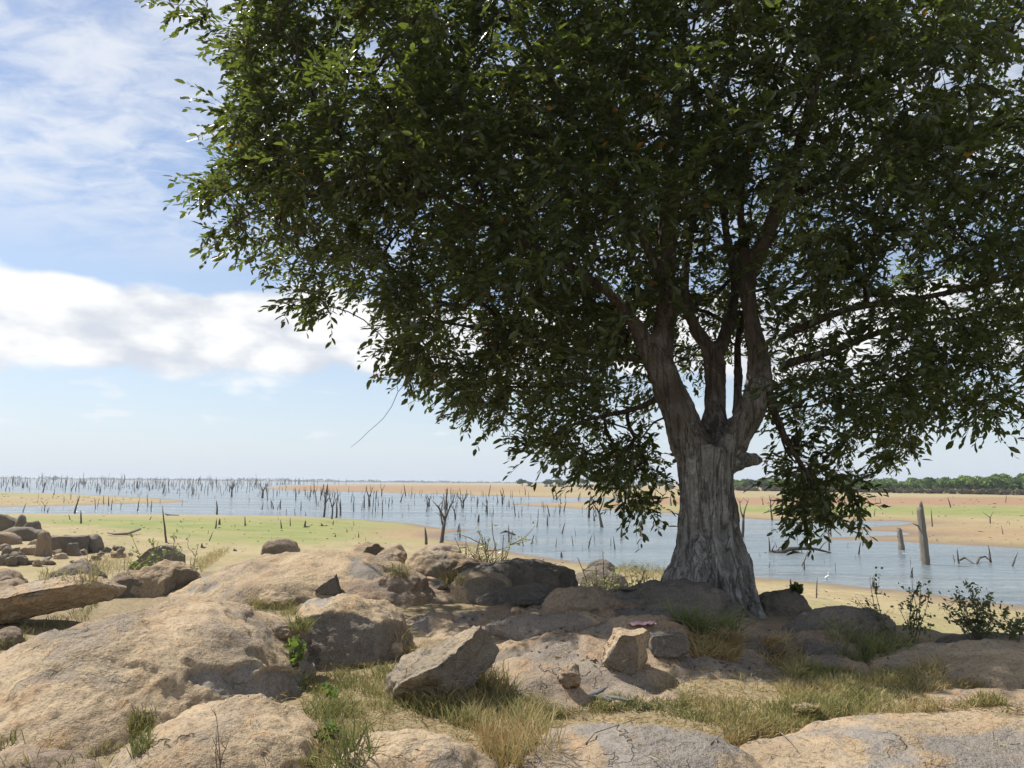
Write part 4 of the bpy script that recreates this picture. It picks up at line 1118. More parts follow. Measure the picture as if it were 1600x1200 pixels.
stick('fallen_branch', 'arched sunken branch left of the bent dark stick', [(1526, 881, 0), (1531, 878, .22), (1540, 877, .25), (1547, 879, .1)], [.06, .06, .05, .03], M_DEAD)
stick('fallen_branch', 'long pale branch lying on the sand at left', [(168, 836, .15), (180, 838, .12), (200, 837, .12), (218, 834, .3)], [.05, .07, .08, .09], M_PALE)
stick('fallen_branch', 'dark driftwood on the shore behind the tall thin pole', [(258, 804, .1), (262, 806, .1), (280, 806, .05)], [.07, .06, .03], M_DEAD)
stick('fallen_branch', 'dark driftwood lying in the water by the dry bush', [(782, 835, .1), (791, 834, .2), (800, 836, .12), (806, 836, 0)], [.05, .1, .09, .04], M_DEAD)

# the many thin ones that cannot be told apart
protos = {}
for kd in 'sfb':
    L_ = []
    for v in range(7 if kd == 's' else 4):
        tr_, lm_ = snag_parts(kd, 1.0, [0.045, 0.055, 0.065, 0.04, 0.05, 0.07, 0.035][v] * (1 if kd == 's' else 0.8), srng.normal(0, 0.10))
        for l_ in lm_: tr_.add(np.concatenate(l_.V), l_.F)
        V_ = np.concatenate(tr_.V); V_[:, 2] = np.where(V_[:, 2] < 0, V_[:, 2] * 0.3, V_[:, 2])
        me = new_mesh('dead_tree', V_, tr_.F); me.materials.append(M_DEAD); L_.append(me)
    protos[kd] = L_
LAB = {'s': 'thin bare dead pole', 'f': 'small bare forked dead tree', 'b': 'small bare branched dead tree'}
def scatter(n, fx, fy, fh, where, group, kinds='sssssf', water_only=True):
    made = 0
    while made < n:
        px, py = fx(), fy()
        P = at_z(px, py, 0.0)
        z = terrain_z(np.array([[P[0], P[1]]]))[0]
        if water_only is True and z > 0.0: continue
        if water_only is False:
            if z < 0.05: continue
            P = cast(px, py, False); z = P[2]
        kd = kinds[srng.randint(len(kinds))]
        h = fh() * P[1] / FPX
        me = protos[kd][srng.randint(len(protos[kd]))]
        o = add('dead_tree', me, None, loc=(P[0], P[1], max(z, 0.0)), rotz=srng.uniform(0, 6.28), scale=(h * srng.uniform(.7, 1.2),) * 2 + (h,))
        tag(o, LAB[kd] + ' ' + where, 'dead tree', group)
        made += 1
U = srng.uniform
scatter(70, lambda: U(0, 420), lambda: 751.5 + 24 * U(0, 1) ** 1.3, lambda: U(7, 17), 'in the crowded open lake at far left', 'drowned trees far left')
scatter(14, lambda: U(0, 300), lambda: U(788, 802), lambda: U(8, 20), 'in the narrow water below the left sandbar', 'drowned trees in the left inlet')
scatter(12, lambda: U(0, 290), lambda: U(772, 788), lambda: U(6, 14), 'on the left sandbar', 'dead trees on the left sandbar', water_only=False)
scatter(60, lambda: U(400, 620), lambda: U(766, 806), lambda: U(7, 20), 'in the lake left of the picture centre', 'drowned trees left of centre', 'ssssssssf')
scatter(40, lambda: U(620, 800), lambda: U(772, 815), lambda: U(7, 20), 'in the lake behind the middle rocks', 'drowned trees at centre', 'ssssssf')
scatter(42, lambda: U(800, 1050), lambda: U(777, 812), lambda: U(7, 20), 'in the channel left of the big trunk', 'drowned trees left of the trunk')
scatter(16, lambda: U(800, 1050), lambda: U(812, 860), lambda: U(6, 18), 'in the near channel left of the big trunk', 'drowned spikes left of the trunk', 's')
scatter(14, lambda: U(1170, 1590), lambda: U(818, 900), lambda: U(5, 15), 'in the channel right of the big trunk', 'drowned spikes right of the trunk', 's')
scatter(20, lambda: U(1160, 1600), lambda: U(778, 840), lambda: U(5, 16), 'on the far sand flats at right', 'dead trees on the far flats', 'sssf', False)
scatter(10, lambda: U(800, 1050), lambda: U(760, 796), lambda: U(8, 18), 'on the far bank left of the big trunk', 'dead trees on the far bank', 'sss', False)
scatter(10, lambda: U(160, 640), lambda: U(808, 848), lambda: U(3, 8), 'on the green strip at left', 'small stumps on the green strip', 's', False)
# too many and too small to count beyond these
fm = MB()
for k in range(760):
    px = U(0, 560) if k < 560 else U(560, 1050)
    py = 750.5 + (px - 0) * 0.0085 + abs(srng.normal(0, 10 if k < 560 else 16)) + 1.0
    P = at_z(px, py, 0.0)
    if terrain_z(np.array([P[:2]]))[0] > 0: continue
    h = U(4, 12) * P[1] / FPX; r = 0.42 * P[1] / FPX
    fm.tube(np.array([P + [0, 0, -.3], P + [U(-.05, .05) * h, 0, h * .5], P + [U(-.15, .15) * h, 0, h]]), [r, r * .8, r * .3], 4)
far_snags = add('far_drowned_trees', fm.mesh('far_drowned_trees'), M_DEAD)
tag(far_snags, 'mass of tiny drowned trees far out on the lake', 'dead trees', kind='stuff')

# ------------------------------------------------------------------ woods on the far bank
def foliage_material(name, lo, hi):
    h = material(name)
    rd = h.n('ShaderNodeObjectInfo').outputs['Random']
    a = h.n('ShaderNodeAttribute', attribute_name='tone').outputs['Fac']
    col = h.mix(h.math('ADD', h.math('MULTIPLY', rd, 0.6), h.math('MULTIPLY', a, 0.4)), lo, hi)
    h.put(h.b.inputs['Base Color'], col)
    h.b.inputs['Roughness'].default_value = 0.7
    h.b.inputs['Specular IOR Level'].default_value = 0.2
    tr = h.n('ShaderNodeBsdfTranslucent', {'Color': col})
    h.put(h.out.inputs[0], h.n('ShaderNodeMixShader', {0: 0.25, 1: h.b.outputs[0], 2: tr.outputs[0]}))
    return h.m
M_WOOD_G = foliage_material('wood_foliage_green', (0.085, 0.145, 0.035), (0.17, 0.25, 0.06))
M_WOOD_B = foliage_material('dry_scrub_foliage', (0.085, 0.075, 0.05), (0.15, 0.14, 0.085))
frng = np.random.RandomState(9)
def clump_crown(n, lobes, size):
    """leaf-clump faces spread through several lobes"""
    V = []; T = []
    for k in range(n):
        c_, r_ = lobes[frng.randint(len(lobes))]
        u = frng.normal(size=3); u /= np.linalg.norm(u)
        p = np.array(c_) + u * np.array(r_) * frng.uniform(0.55, 1.05) ** 0.6
        a = frng.normal(size=3) + u * 0.6; a /= np.linalg.norm(a)
        b_ = np.cross(a, frng.normal(size=3)); b_ /= np.linalg.norm(b_); c2 = np.cross(a, b_)
        s_ = size * frng.uniform(.5, 1.3)
        V += [p - b_ * s_, p - c2 * s_ * .7 + a * s_ * .2, p + b_ * s_, p + c2 * s_ * .7 + a * s_ * .2]
        T += [frng.rand()] * 4
    F = np.arange(len(V)).reshape(-1, 4)
    me = new_mesh('crown', np.array(V), F, False); fattr(me, 'tone', T)
    return me
TREES = []
for v in range(6):
    hh = 1.0
    lobes = [((frng.uniform(-.34, .34), frng.uniform(-.3, .3), frng.uniform(.42, .80)), (frng.uniform(.20, .30),) * 2 + (frng.uniform(.13, .20),)) for _ in range(7)]
    cm_ = clump_crown(620, lobes, 0.075)
    m_ = MB(); m_.tube(np.array([(0, 0, -.05), (0.01, 0, .25), (-.01, 0.01, .6)]), [.035, .028, .015], 6)
    for l_ in lobes[:3]:
        m_.tube(np.array([(0, 0, .22), np.array(l_[0]) * [.5, .5, .75], l_[0]]), [.02, .014, .006], 5)
    TREES.append((cm_, m_.mesh('trunk')))
SHR = [clump_crown(260, [((frng.uniform(-.5, .5), frng.uniform(-.3, .3), frng.uniform(.25, .6)), (.36, .36, .32)) for _ in range(4)], 0.11) for _ in range(3)]
def wood_tree(px, dist, h, label, group=None, mat=None, zz=None, wide=1.0):
    d = ray(px, 757 + (px - 800) * .0075); x = d[0] / d[1] * dist
    z = terrain_z(np.array([[x, dist]]))[0] - 0.1
    cm_, tm_ = TREES[frng.randint(6)]
    o = empty('tree', (x, dist, z), frng.uniform(0, 6.28)); o.scale = (h * wide, h * wide, h)
    c_ = add('crown', cm_, None, o)
    c_.data = cm_
    if not cm_.materials: cm_.materials.append(M_WOOD_G)
    if mat is not None:
        c_.material_slots[0].link = 'OBJECT'; c_.material_slots[0].material = mat
    add('trunk', tm_, M_DEAD, o)
    return tag(o, label, 'tree', group)
def wood_shrub(px, dist, h, label, group=None, mat=None):
    d = ray(px, 757 + (px - 800) * .0075); x = d[0] / d[1] * dist
    z = terrain_z(np.array([[x, dist]]))[0] - 0.1
    me = SHR[frng.randint(3)]
    if not me.materials: me.materials.append(M_WOOD_B)
    o = add('scrub_bush', me, None, loc=(x, dist, z), rotz=frng.uniform(0, 6.28), scale=(h * 1.3, h * 1.3, h))
    if mat is not None:
        o.material_slots[0].link = 'OBJECT'; o.material_slots[0].material = mat
    return tag(o, label, 'bush', group)
M_WOOD_Y = foliage_material('wood_foliage_bright', (0.14, 0.21, 0.045), (0.22, 0.30, 0.075))
M_WOOD_D = foliage_material('wood_foliage_dark', (0.045, 0.075, 0.028), (0.085, 0.12, 0.045))
for k in range(110):
    px = 1130 + 520 * (k + frng.uniform(0, 1)) / 110
    row = k % 3
    dist = np.interp(px, [1130, 1600], [400, 300]) + row * 18 + frng.uniform(-8, 8)
    h = np.interp(px, [1130, 1300, 1600], [5.6, 5.4, 7.4]) * frng.uniform(.70, 1.22) * (1 + 0.05 * row)
    mt = [M_WOOD_G, M_WOOD_Y, M_WOOD_G, M_WOOD_D, None][frng.randint(5)]
    if mt is M_WOOD_G: mt = None
    w_ = 'bright green' if mt is M_WOOD_Y else ('dark green' if mt is M_WOOD_D else 'mid green')
    wood_tree(px, dist, h, '%s tree crown in the %s row of the wood on the right bank' % (w_, ['front', 'middle', 'back'][row]), 'trees of the wood on the right bank', mt, wide=1.15)
for k in range(60):
    px = 1130 + 510 * (k + frng.uniform(0, 1)) / 60
    wood_shrub(px, np.interp(px, [1130, 1600], [385, 284]) + frng.uniform(-6, 6), frng.uniform(2.0, 3.6), 'grey brown scrub bush along the foot of the right bank wood', 'scrub along the wood')
for (px, h, dist, lab) in [(816, 7.5, 700, 'lone round tree furthest left on the far right bank'), (828, 5, 720, 'small pointed tree right of the lone round one'), (854, 7, 700, 'left tree of a close pair on the far bank'),
        (860, 7.5, 690, 'right tree of a close pair on the far bank'), (871, 7.5, 680, 'round tree right of the close pair on the far bank'), (880, 6.0, 660, 'low tree beside the round one on the far bank'),
        (908, 8, 620, 'tree just left of the tallest far tree'), (934, 11.5, 560, 'tallest broad tree of the far bank left of the trunk'), (947, 9, 560, 'tree right of the tallest far bank tree'),
        (960, 7.5, 540, 'fourth tree from the trunk on the far bank'), (980, 7, 520, 'third tree from the trunk on the far bank'), (1000, 6.5, 500, 'second tree from the trunk on the far bank'), (1030, 6.5, 470, 'far bank tree nearest the trunk on its left side')]:
    wood_tree(px, dist, h, lab, 'trees on the far bank left of the trunk', M_WOOD_D, wide=1.3)
for k in range(36):
    px = U(812, 1060)
    wood_shrub(px, np.interp(px, [812, 1060], [690, 460]) + U(-15, 5), U(1.6, 3.2), 'low scrub bush on the far bank left of the trunk', 'scrub on the far bank', M_WOOD_D)
# woods along the horizon: one mass
lob = []
hw = MB()
V = []; T = []
for k in range(3600):
    px = U(-500, 860); dist = U(2760, 3100)
    d = ray(px, 752); x = d[0] / d[1] * dist
    hmax = (9 + 7 * pn(np.array([[px / 38.0, 0.3, 1.0]]))[0] + 4 * pn(np.array([[px / 9.0, 4.3, 1.0]]))[0]) * np.interp(px, [0, 500, 800], [1.15, 0.9, 0.55])
    p = np.array([x, dist, U(0.2, 1) * max(3, hmax)])
    u = frng.normal(size=3); u /= np.linalg.norm(u); b_ = np.cross(u, frng.normal(size=3)); b_ /= np.linalg.norm(b_); c2 = np.cross(u, b_)
    s_ = U(2.5, 5)
    V += [p - b_ * s_ * 1.6, p - c2 * s_ * .6, p + b_ * s_ * 1.6, p + c2 * s_ * .6]; T += [frng.rand()] * 4
me = new_mesh('horizon_woods', np.array(V), np.arange(len(V)).reshape(-1, 4), False); fattr(me, 'tone', T)
tag(add('horizon_woods', me, M_WOOD_D), 'low line of distant woods along the horizon', 'woods', kind='stuff')
d = ray(100, 749); hx = d[0] / d[1] * 2500
isl_ = clump_crown(500, [((-.3, 0, .4), (.4, .3, .35)), ((.2, 0, .5), (.4, .3, .4)), ((0, 0, .6), (.3, .3, .4))], 0.12); isl_.materials.append(M_WOOD_D)
o = tag(add('island_thicket', isl_, None, loc=(hx, 2450, -1), scale=(17, 14, 16)), 'small dark wooded islet on the horizon at left', 'islet')

# ------------------------------------------------------------------ grass, straw and shrubs
def blade_material(name, stops):
    h = material(name)
    a = h.n('ShaderNodeAttribute', attribute_name='tone').outputs['Fac']
    cr = h.n('ShaderNodeValToRGB', {0: a})
    e = cr.color_ramp.elements
    e[0].position, e[0].color = stops[0][0], (*stops[0][1], 1)
    e[1].position, e[1].color = stops[-1][0], (*stops[-1][1], 1)
    for p_, c_ in stops[1:-1]:
        k = e.new(p_); k.color = (*c_, 1)
    h.put(h.b.inputs['Base Color'], cr.outputs[0])
    h.b.inputs['Roughness'].default_value = 0.65
    h.b.inputs['Specular IOR Level'].default_value = 0.25
    tr = h.n('ShaderNodeBsdfTranslucent', {'Color': cr.outputs[0]})
    h.put(h.out.inputs[0], h.n('ShaderNodeMixShader', {0: 0.3, 1: h.b.outputs[0], 2: tr.outputs[0]}))
    return h.m
M_GRASS = blade_material('grass_green_to_straw', [(0.0, (0.085, 0.11, 0.035)), (0.35, (0.185, 0.205, 0.065)), (0.6, (0.34, 0.30, 0.125)), (0.85, (0.48, 0.39, 0.20)), (1.0, (0.38, 0.22, 0.09))])
ALL_V = []; ALL_F = []; off = 0
for o in bpy.data.objects:
    if o.type == 'MESH' and o.parent is None and o.name.split('.')[0] in ('rock_slab', 'whaleback_rock', 'boulder', 'stone'):
        n_ = len(o.data.vertices); v_ = np.empty(n_ * 3, np.float32); o.data.vertices.foreach_get('co', v_)
        v_ = v_.reshape(-1, 3) + np.array(o.location)
        f_ = np.empty(len(o.data.polygons) * 3, np.int32); o.data.polygons.foreach_get('vertices', f_)
        ALL_V.append(v_); ALL_F.append(f_.reshape(-1, 3) + off); off += n_
bvh_rock = BVHTree.FromPolygons(np.concatenate(ALL_V).tolist(), np.concatenate(ALL_F).tolist())
BVHS = [bvh_ter, bvh_rock]
grng = np.random.RandomState(33)
def in_poly(n, poly):
    poly = np.array(poly, float); lo, hi = poly.min(0), poly.max(0); out = []
    while len(out) < n:
        P = grng.uniform(lo, hi, (n * 2, 2)); out.extend(P[seg_dist(P, poly) > 0].tolist())
    return np.array(out[:n])
def surf(px, py):
    """where the sight line meets soil or rock; also how far that is above the soil"""
    d_ = Vector(ray(px, py)); o_ = Vector((0, 0, CZ))
    a = bvh_ter.ray_cast(o_, d_); b_ = bvh_rock.ray_cast(o_, d_)
    if b_[0] is not None and (a[0] is None or b_[3] < a[3]):
        return np.array(b_[0]), True
    return (np.array(a[0]) if a[0] is not None else None), False
class Blades:
    def __init__(s): s.B = []; s.D = []; s.L = []; s.W = []; s.T = []
    def add(s, p, L, w_, tone, spread=0.5, flat=0.0, lean=(0, 0, 0)):
        d_ = np.array([grng.normal(0, spread), grng.normal(0, spread), 1.0 - flat]) + np.array(lean)
        s.B.append(p); s.D.append(d_ / np.linalg.norm(d_)); s.L.append(L); s.W.append(w_); s.T.append(tone)
    def mesh(s, name, origin=(0, 0, 0), curl=0.45):
        B = np.array(s.B) - np.array(origin); D = np.array(s.D); L = np.array(s.L)[:, None]; Wd = np.array(s.W)[:, None]
        n = len(B)
        hz_ = D.copy(); hz_[:, 2] = 0; hz_ += grng.normal(0, .15, hz_.shape) * [1, 1, 0]
        side = np.cross(D, grng.normal(size=(n, 3))); side /= np.linalg.norm(side, axis=1)[:, None] + 1e-9
        M_ = B + D * L * 0.55
        T_ = M_ + (D * 0.6 + hz_ * curl + np.array([0, 0, -0.12])) * L * 0.5
        V_ = np.stack([B - side * Wd, B + side * Wd, M_ + side * Wd * .8, M_ - side * Wd * .8, T_ + side * Wd * .12, T_ - side * Wd * .12], 1)
        b0 = np.arange(n)[:, None] * 6
        F_ = np.concatenate([b0 + [0, 1, 2, 3], b0 + [3, 2, 4, 5]], 0)
        me = new_mesh(name, V_.reshape(-1, 3), F_, False); fattr(me, 'tone', np.clip(np.repeat(s.T, 6), 0, 1))
        return me
def surf_many(n, poly):
    P, O_ = [], []
    for px, py in in_poly(n, poly):
        p, onrock = surf(px, py)
        if p is not None and p[1] < 40:
            P.append(p); O_.append(onrock)
    P = np.array(P); O_ = np.array(O_)
    return P, O_, P[:, 2] - terrain_z(P[:, :2])
def patch(bl, n, poly, L, tone, spread=0.45, w_=0.0028, rock_p=0.0, rmax=0.05, tw=0.14, clump=0.55):
    P, O_, above = surf_many(n, poly)
    c1 = pn(P * [3.2, 3.2, 0] + [0, 0, 4.3]); c2 = pn(P * [1.7, 1.7, 0] + [0, 0, 9.3])
    u = grng.uniform(size=(2, len(P)))
    ok = ~(O_ & (u[0] > rock_p) & (above > rmax)) & (u[1] < 0.55 + clump * c1 * 1.6)
    for i in np.nonzero(ok)[0]:
        bl.add(P[i] - [0, 0, 0.004], grng.uniform(*L) * (1 + 0.5 * c1[i]), w_ * grng.uniform(.6, 1.4), tone + tw * grng.normal() + 0.35 * c2[i], spread)
green_b, dry_b, litter_b = Blades(), Blades(), Blades()
# green and half-dry turf between the rocks
patch(green_b, 7500, [(440, 1050), (520, 1040), (640, 1045), (650, 1090), (600, 1125), (520, 1120), (480, 1085)], (.04, .11), .62)
patch(green_b, 3000, [(470, 1090), (560, 1100), (590, 1140), (520, 1200), (470, 1200), (480, 1140)], (.04, .12), .55)
patch(green_b, 9500, [(840, 1095), (930, 1080), (1080, 1090), (1260, 1105), (1300, 1130), (1180, 1150), (1080, 1125), (960, 1112), (860, 1128)], (.04, .11), .50)
patch(green_b, 8500, [(1130, 1125), (1290, 1110), (1270, 1160), (1230, 1200), (1150, 1200), (1130, 1160)], (.04, .11), .60)
patch(dry_b, 16000, [(1240, 1050), (1330, 1040), (1460, 1060), (1600, 1065), (1600, 1100), (1480, 1110), (1400, 1125), (1250, 1125), (1215, 1080)], (.04, .13), .66)
patch(dry_b, 3500, [(385, 925), (450, 935), (470, 970), (440, 1000), (395, 985)], (.06, .16), .55)
patch(green_b, 2600, [(0, 985), (60, 975), (120, 955), (160, 940), (110, 1000), (60, 1020), (0, 1030)], (.06, .16), .38)
patch(dry_b, 8500, [(600, 1085), (680, 1100), (790, 1060), (830, 1080), (860, 1120), (870, 1200), (740, 1200), (760, 1150), (640, 1115)], (.07, .22), .72)
patch(dry_b, 2400, [(760, 1040), (790, 1020), (800, 1080), (720, 1105), (700, 1095)], (.08, .22), .72)
patch(dry_b, 2000, [(1080, 1000), (1155, 995), (1150, 1028), (1085, 1028)], (.10, .25), .86, 0.9, rock_p=.8)
patch(dry_b, 2200, [(1190, 1005), (1235, 1000), (1270, 1050), (1240, 1060)], (.08, .2), .84, 0.8, rock_p=.5)
patch(dry_b, 900, [(690, 900), (720, 898), (730, 915), (690, 915)], (.08, .2), .6, rock_p=.3)
patch(dry_b, 700, [(610, 880), (645, 890), (640, 905), (610, 903)], (.08, .2), .5, rock_p=.3)
patch(dry_b, 1400, [(130, 872), (205, 868), (205, 900), (140, 905)], (.15, .4), .72, w_=.005, rock_p=.1)
patch(dry_b, 1400, [(60, 895), (150, 900), (150, 915), (60, 912)], (.1, .3), .55, w_=.005, rock_p=.1)
patch(dry_b, 1200, [(300, 880), (345, 858), (360, 862), (315, 895)], (.12, .35), .75, w_=.006)
patch(green_b, 1600, [(0, 1150), (110, 1150), (180, 1170), (120, 1200), (0, 1200)], (.05, .13), .5, rock_p=.15)
patch(green_b, 900, [(200, 1120), (245, 1110), (235, 1170), (205, 1190)], (.05, .12), .4, rock_p=.6)
patch(dry_b, 11000, [(0, 1000), (1600, 1000), (1600, 1200), (0, 1200)], (.04, .10), .6)
patch(dry_b, 3500, [(970, 880), (1040, 870), (1060, 905), (950, 910)], (.15, .35), .55, w_=.006)
tag(add('green_grass', green_b.mesh('green_grass'), M_GRASS), 'short half green turf between the rocks', 'grass', kind='stuff')
tag(add('dry_grass', dry_b.mesh('dry_grass'), M_GRASS), 'straw coloured dry grass around the rocks', 'grass', kind='stuff')
P_, O_, ab_ = surf_many(14000, [(380, 1010), (1600, 1030), (1600, 1200), (300, 1200)])
for p, onrock, ab in zip(P_, O_, ab_):
    if onrock and ab > 0.05 and grng.rand() > .05: continue
    litter_b.add(p + [0, 0, .004], grng.uniform(.04, .14), .0022, grng.choice([.8, .82, .9, .72, .98]), 1.0, 0.93)
tag(add('straw_litter', litter_b.mesh('straw_litter', curl=0.1), M_GRASS), 'fallen straw and dead stems on the ground', 'litter', kind='stuff')

def tuft(label, px, py, n, L, tone, w_=.004, spread=.35, rad_=.12, name='grass_tuft', curl=.6, lean=(0, 0, 0)):
    p, _ = surf(px, py); bl = Blades()
    for _ in range(n):
        a, r_ = grng.uniform(0, 6.28), rad_ * math.sqrt(grng.rand())
        q_ = p + np.array([math.cos(a) * r_, math.sin(a) * r_ * .8, 0]); q_[2] = drop(q_[0], q_[1]) - .01
        if abs(q_[2] - p[2]) > .2: q_[2] = p[2]
        bl.add(q_, grng.uniform(*L), w_ * grng.uniform(.6, 1.3), tone + .10 * grng.normal(), spread, lean=lean)
    return tag(add(name, bl.mesh(name, p, curl), M_GRASS, loc=p), label, 'grass')
tuft('long dark green grass tuft in front of the right tree root', 1115, 992, 220, (.15, .42), .3, spread=.6, rad_=.28)
tuft('thinner grass tuft on the shelf below the trunk', 1080, 985, 150, (.15, .4), .2, spread=.5, rad_=.16)
tuft('dense dark green tuft at the right under the twiggy stems', 1360, 1030, 380, (.15, .42), .34, spread=.5, rad_=.42)
tuft('orange straw clump beside the dark speckled stone', 1115, 1022, 300, (.1, .25), .9, spread=.9, rad_=.22)
tuft('orange straw clump right of the cracked brown rock', 1222, 1040, 240, (.08, .22), .88, spread=.8, rad_=.2)
tuft('tall reddish straw stalks at the bottom centre', 828, 1185, 110, (.15, .5), .86, w_=.0028, spread=.34, rad_=.2, curl=.3)
tuft('pale straw tuft leaning on the angular boulder', 775, 1085, 160, (.15, .38), .75, spread=.35, rad_=.14)
tuft('small grass tuft on the rounded tan boulder', 468, 985, 120, (.08, .2), .4, spread=.5, rad_=.1)
tuft('dark weedy tuft at the bottom left centre', 535, 1195, 160, (.1, .3), .3, spread=.5, rad_=.18)
tuft('pale dry tuft right of the dense dark one', 1440, 1060, 200, (.1, .28), .7, spread=.6, rad_=.2)
tuft('dry tuft in the cleft right of the rounded boulder', 630, 1015, 160, (.08, .22), .8, spread=.6, rad_=.14)

M_SHRUB = leaf_material('small_shrub_leaf', (0.06, 0.10, 0.03), (0.17, 0.22, 0.07), (0.45, 0.38, 0.10))
M_SHRUB_DK = leaf_material('dusty_dark_shrub_leaf', (0.05, 0.065, 0.03), (0.12, 0.14, 0.07), (0.30, 0.25, 0.12))
M_SHRUB_PALE = leaf_material('pale_grey_shrub_leaf', (0.20, 0.21, 0.13), (0.36, 0.36, 0.24), (0.40, 0.30, 0.12))
M_STEM = wood('thin_shrub_stem', (0.13, 0.095, 0.065), (0.22, 0.165, 0.11))
def shrub(name, label, px, py, hpx, wpx, stems, leafs, lsize, mat, lean=0.0, cat='shrub', z=None, sub=3, bare=0.0, dist=None):
    p, _ = surf(px, py)
    if dist: p = at_y(px, py, dist); p[2] = drop(p[0], p[1])
    k = p[1] / FPX; h = hpx * k; wd = wpx * k
    if dist: h = at_y(px, py - hpx, dist)[2] - p[2]
    st = MB(); Vl, Tl = [], []
    for s_ in range(stems):
        tx = srng.uniform(-.5, .5) * wd + lean * h
        q_, d2 = wander((srng.uniform(-.08, .08) * wd, srng.uniform(-.1, .1) * wd, -.03), (tx / h, srng.uniform(-.5, .5) * wd / h, 1), h * srng.uniform(.6, 1.05), 7, 0.10, 0.02)
        r0 = max(.004, .012 * h)
        st.tube(q_, r0 * np.linspace(1, .25, 8), 4, cap=False)
        runs = [q_]
        for j in range(sub):
            i = srng.randint(2, 7)
            t_, _ = wander(q_[i], (srng.uniform(-1, 1), srng.uniform(-1, 1), srng.uniform(.1, .9)), h * srng.uniform(.12, .3), 4, 0.2)
            st.tube(t_, r0 * .5 * np.linspace(1, .3, 5), 3, cap=False); runs.append(t_)
        for c_ in range(leafs):
            rn = runs[srng.randint(len(runs))]
            i = srng.randint(1 + int(bare * 4), len(rn)) if len(rn) > 6 else srng.randint(1, len(rn))
            b_ = rn[i] + srng.normal(0, .02 * h, 3)
            d_ = srng.normal(size=3) + [0, 0, .3]; d_ /= np.linalg.norm(d_)
            sx = np.cross(d_, srng.normal(size=3)); sx /= np.linalg.norm(sx); nn = np.cross(sx, d_)
            ls = lsize * srng.uniform(.6, 1.3)
            Vl.append(b_ + ls * (LEAF[:, :1] * 1.5 * sx + LEAF[:, 1:2] * d_ + LEAF[:, 2:] * nn)); Tl += [srng.uniform(.1, .93)] * 6
    o = tag(empty(name, p), label, cat)
    add('stems', st.mesh('stems'), M_STEM, o)
    if Vl:
        V_ = np.concatenate(Vl); b0 = np.arange(len(Vl))[:, None] * 6
        me = new_mesh('leaves', V_, np.concatenate([b0 + [0, 1, 2, 3], b0 + [0, 3, 4, 5]], 0), False); fattr(me, 'tone', Tl)
        tag(add('leaves', me, mat, o), kind='stuff')
    return o
shrub('leafy_plant', 'leafy green plant behind the wedge boulder, left of the tall pole', 232, 866, 36, 26, 6, 16, .115, M_SHRUB, dist=22)
shrub('leafy_plant', 'leafy green plant around the foot of the tall thin pole', 258, 866, 42, 30, 7, 16, .115, M_SHRUB, dist=22)
shrub('leafy_plant', 'small round leafed plant at the left of the wedge boulder', 206, 866, 20, 12, 3, 12, .11, M_SHRUB, dist=22)
shrub('leafy_plant', 'upright leafy plant right of the wedge boulder', 292, 882, 44, 26, 7, 20, .085, M_SHRUB, lean=.1, dist=17)
shrub('twiggy_bush', 'pale grey twiggy bush behind the knobbed dark boulder', 950, 905, 44, 80, 26, 40, .065, M_SHRUB_PALE, sub=5, dist=15)
shrub('twiggy_bush', 'yellowish weeds left of the trunk base', 1010, 905, 26, 60, 16, 26, .06, M_SHRUB_PALE, sub=3, dist=14)
shrub('dry_bush', 'tall pale dry bush behind the middle rocks', 768, 872, 64, 40, 12, 40, .07, M_SHRUB_PALE, sub=5, dist=17.5)
shrub('dry_bush', 'low red brown dry bush left of the tall pale one', 738, 872, 34, 60, 22, 6, .07, M_SHRUB_PALE, sub=6, dist=17)
shrub('leafy_sprig', 'dark leafy sprig leaning left above the black boulder', 1246, 958, 46, 26, 4, 60, .085, M_SHRUB_DK, lean=-.55, dist=10.5)
shrub('twiggy_bush', 'tall crooked twiggy stems right of the black boulder', 1388, 1000, 100, 30, 4, 49, .036, M_SHRUB_DK, lean=-.38, sub=6, bare=.3)
shrub('twiggy_bush', 'upright leafy stems beside the crooked twiggy ones', 1428, 1005, 90, 36, 7, 45, .036, M_SHRUB_DK, lean=.02, sub=5, bare=.2)
shrub('twiggy_bush', 'wide leafy bush leaning left above the right hand black rock', 1530, 1000, 90, 110, 16, 54, .036, M_SHRUB_DK, lean=-.45, sub=6)
shrub('twiggy_bush', 'thin twiggy bush at the right picture edge', 1590, 1000, 60, 70, 9, 36, .036, M_SHRUB_DK, lean=-.2, sub=5)
shrub('weed_plant', 'small bright green weed with an orange leaf beside the loaf shaped stone', 458, 1040, 46, 40, 8, 14, .075, M_SHRUB, sub=2)
shrub('weed_plant', 'small green weed in the turf below the left whaleback', 522, 1098, 34, 26, 4, 16, .05, M_SHRUB, sub=2)
shrub('weed_plant', 'green weed at the bottom left of centre', 512, 1160, 40, 34, 5, 16, .05, M_SHRUB, sub=2)
shrub('dry_weed', 'bare dark stems sprouting at the bottom edge left', 340, 1215, 110, 70, 4, 0, .05, M_SHRUB, sub=2)
shrub('dry_weed', 'dry branching stems at the bottom edge left of centre', 545, 1215, 110, 130, 6, 0, .05, M_SHRUB, sub=4)
def bent(name, label, L, r_, mat, cat):
    P = np.array([surf(x, y)[0] + [0, 0, up] for x, y, up in L]); c0 = P[0].copy()
    m_ = MB(); m_.tube(P - c0, np.linspace(r_, r_ * .4, len(P)), 5)
    return tag(add(name, m_.mesh(name), mat, loc=c0), label, cat)
bent('dry_stalk', 'curved pale dry stalk on the left whaleback', [(200, 1094, .02), (206, 1108, .03), (218, 1118, .02), (240, 1120, .02)], .005, M_PALE, 'stalk')
bent('dry_stalk', 'pale branched stalk lying across the bottom centre slab', [(915, 1165, .01), (930, 1150, .02), (960, 1140, .02), (1000, 1126, .02)], .005, M_PALE, 'stalk')
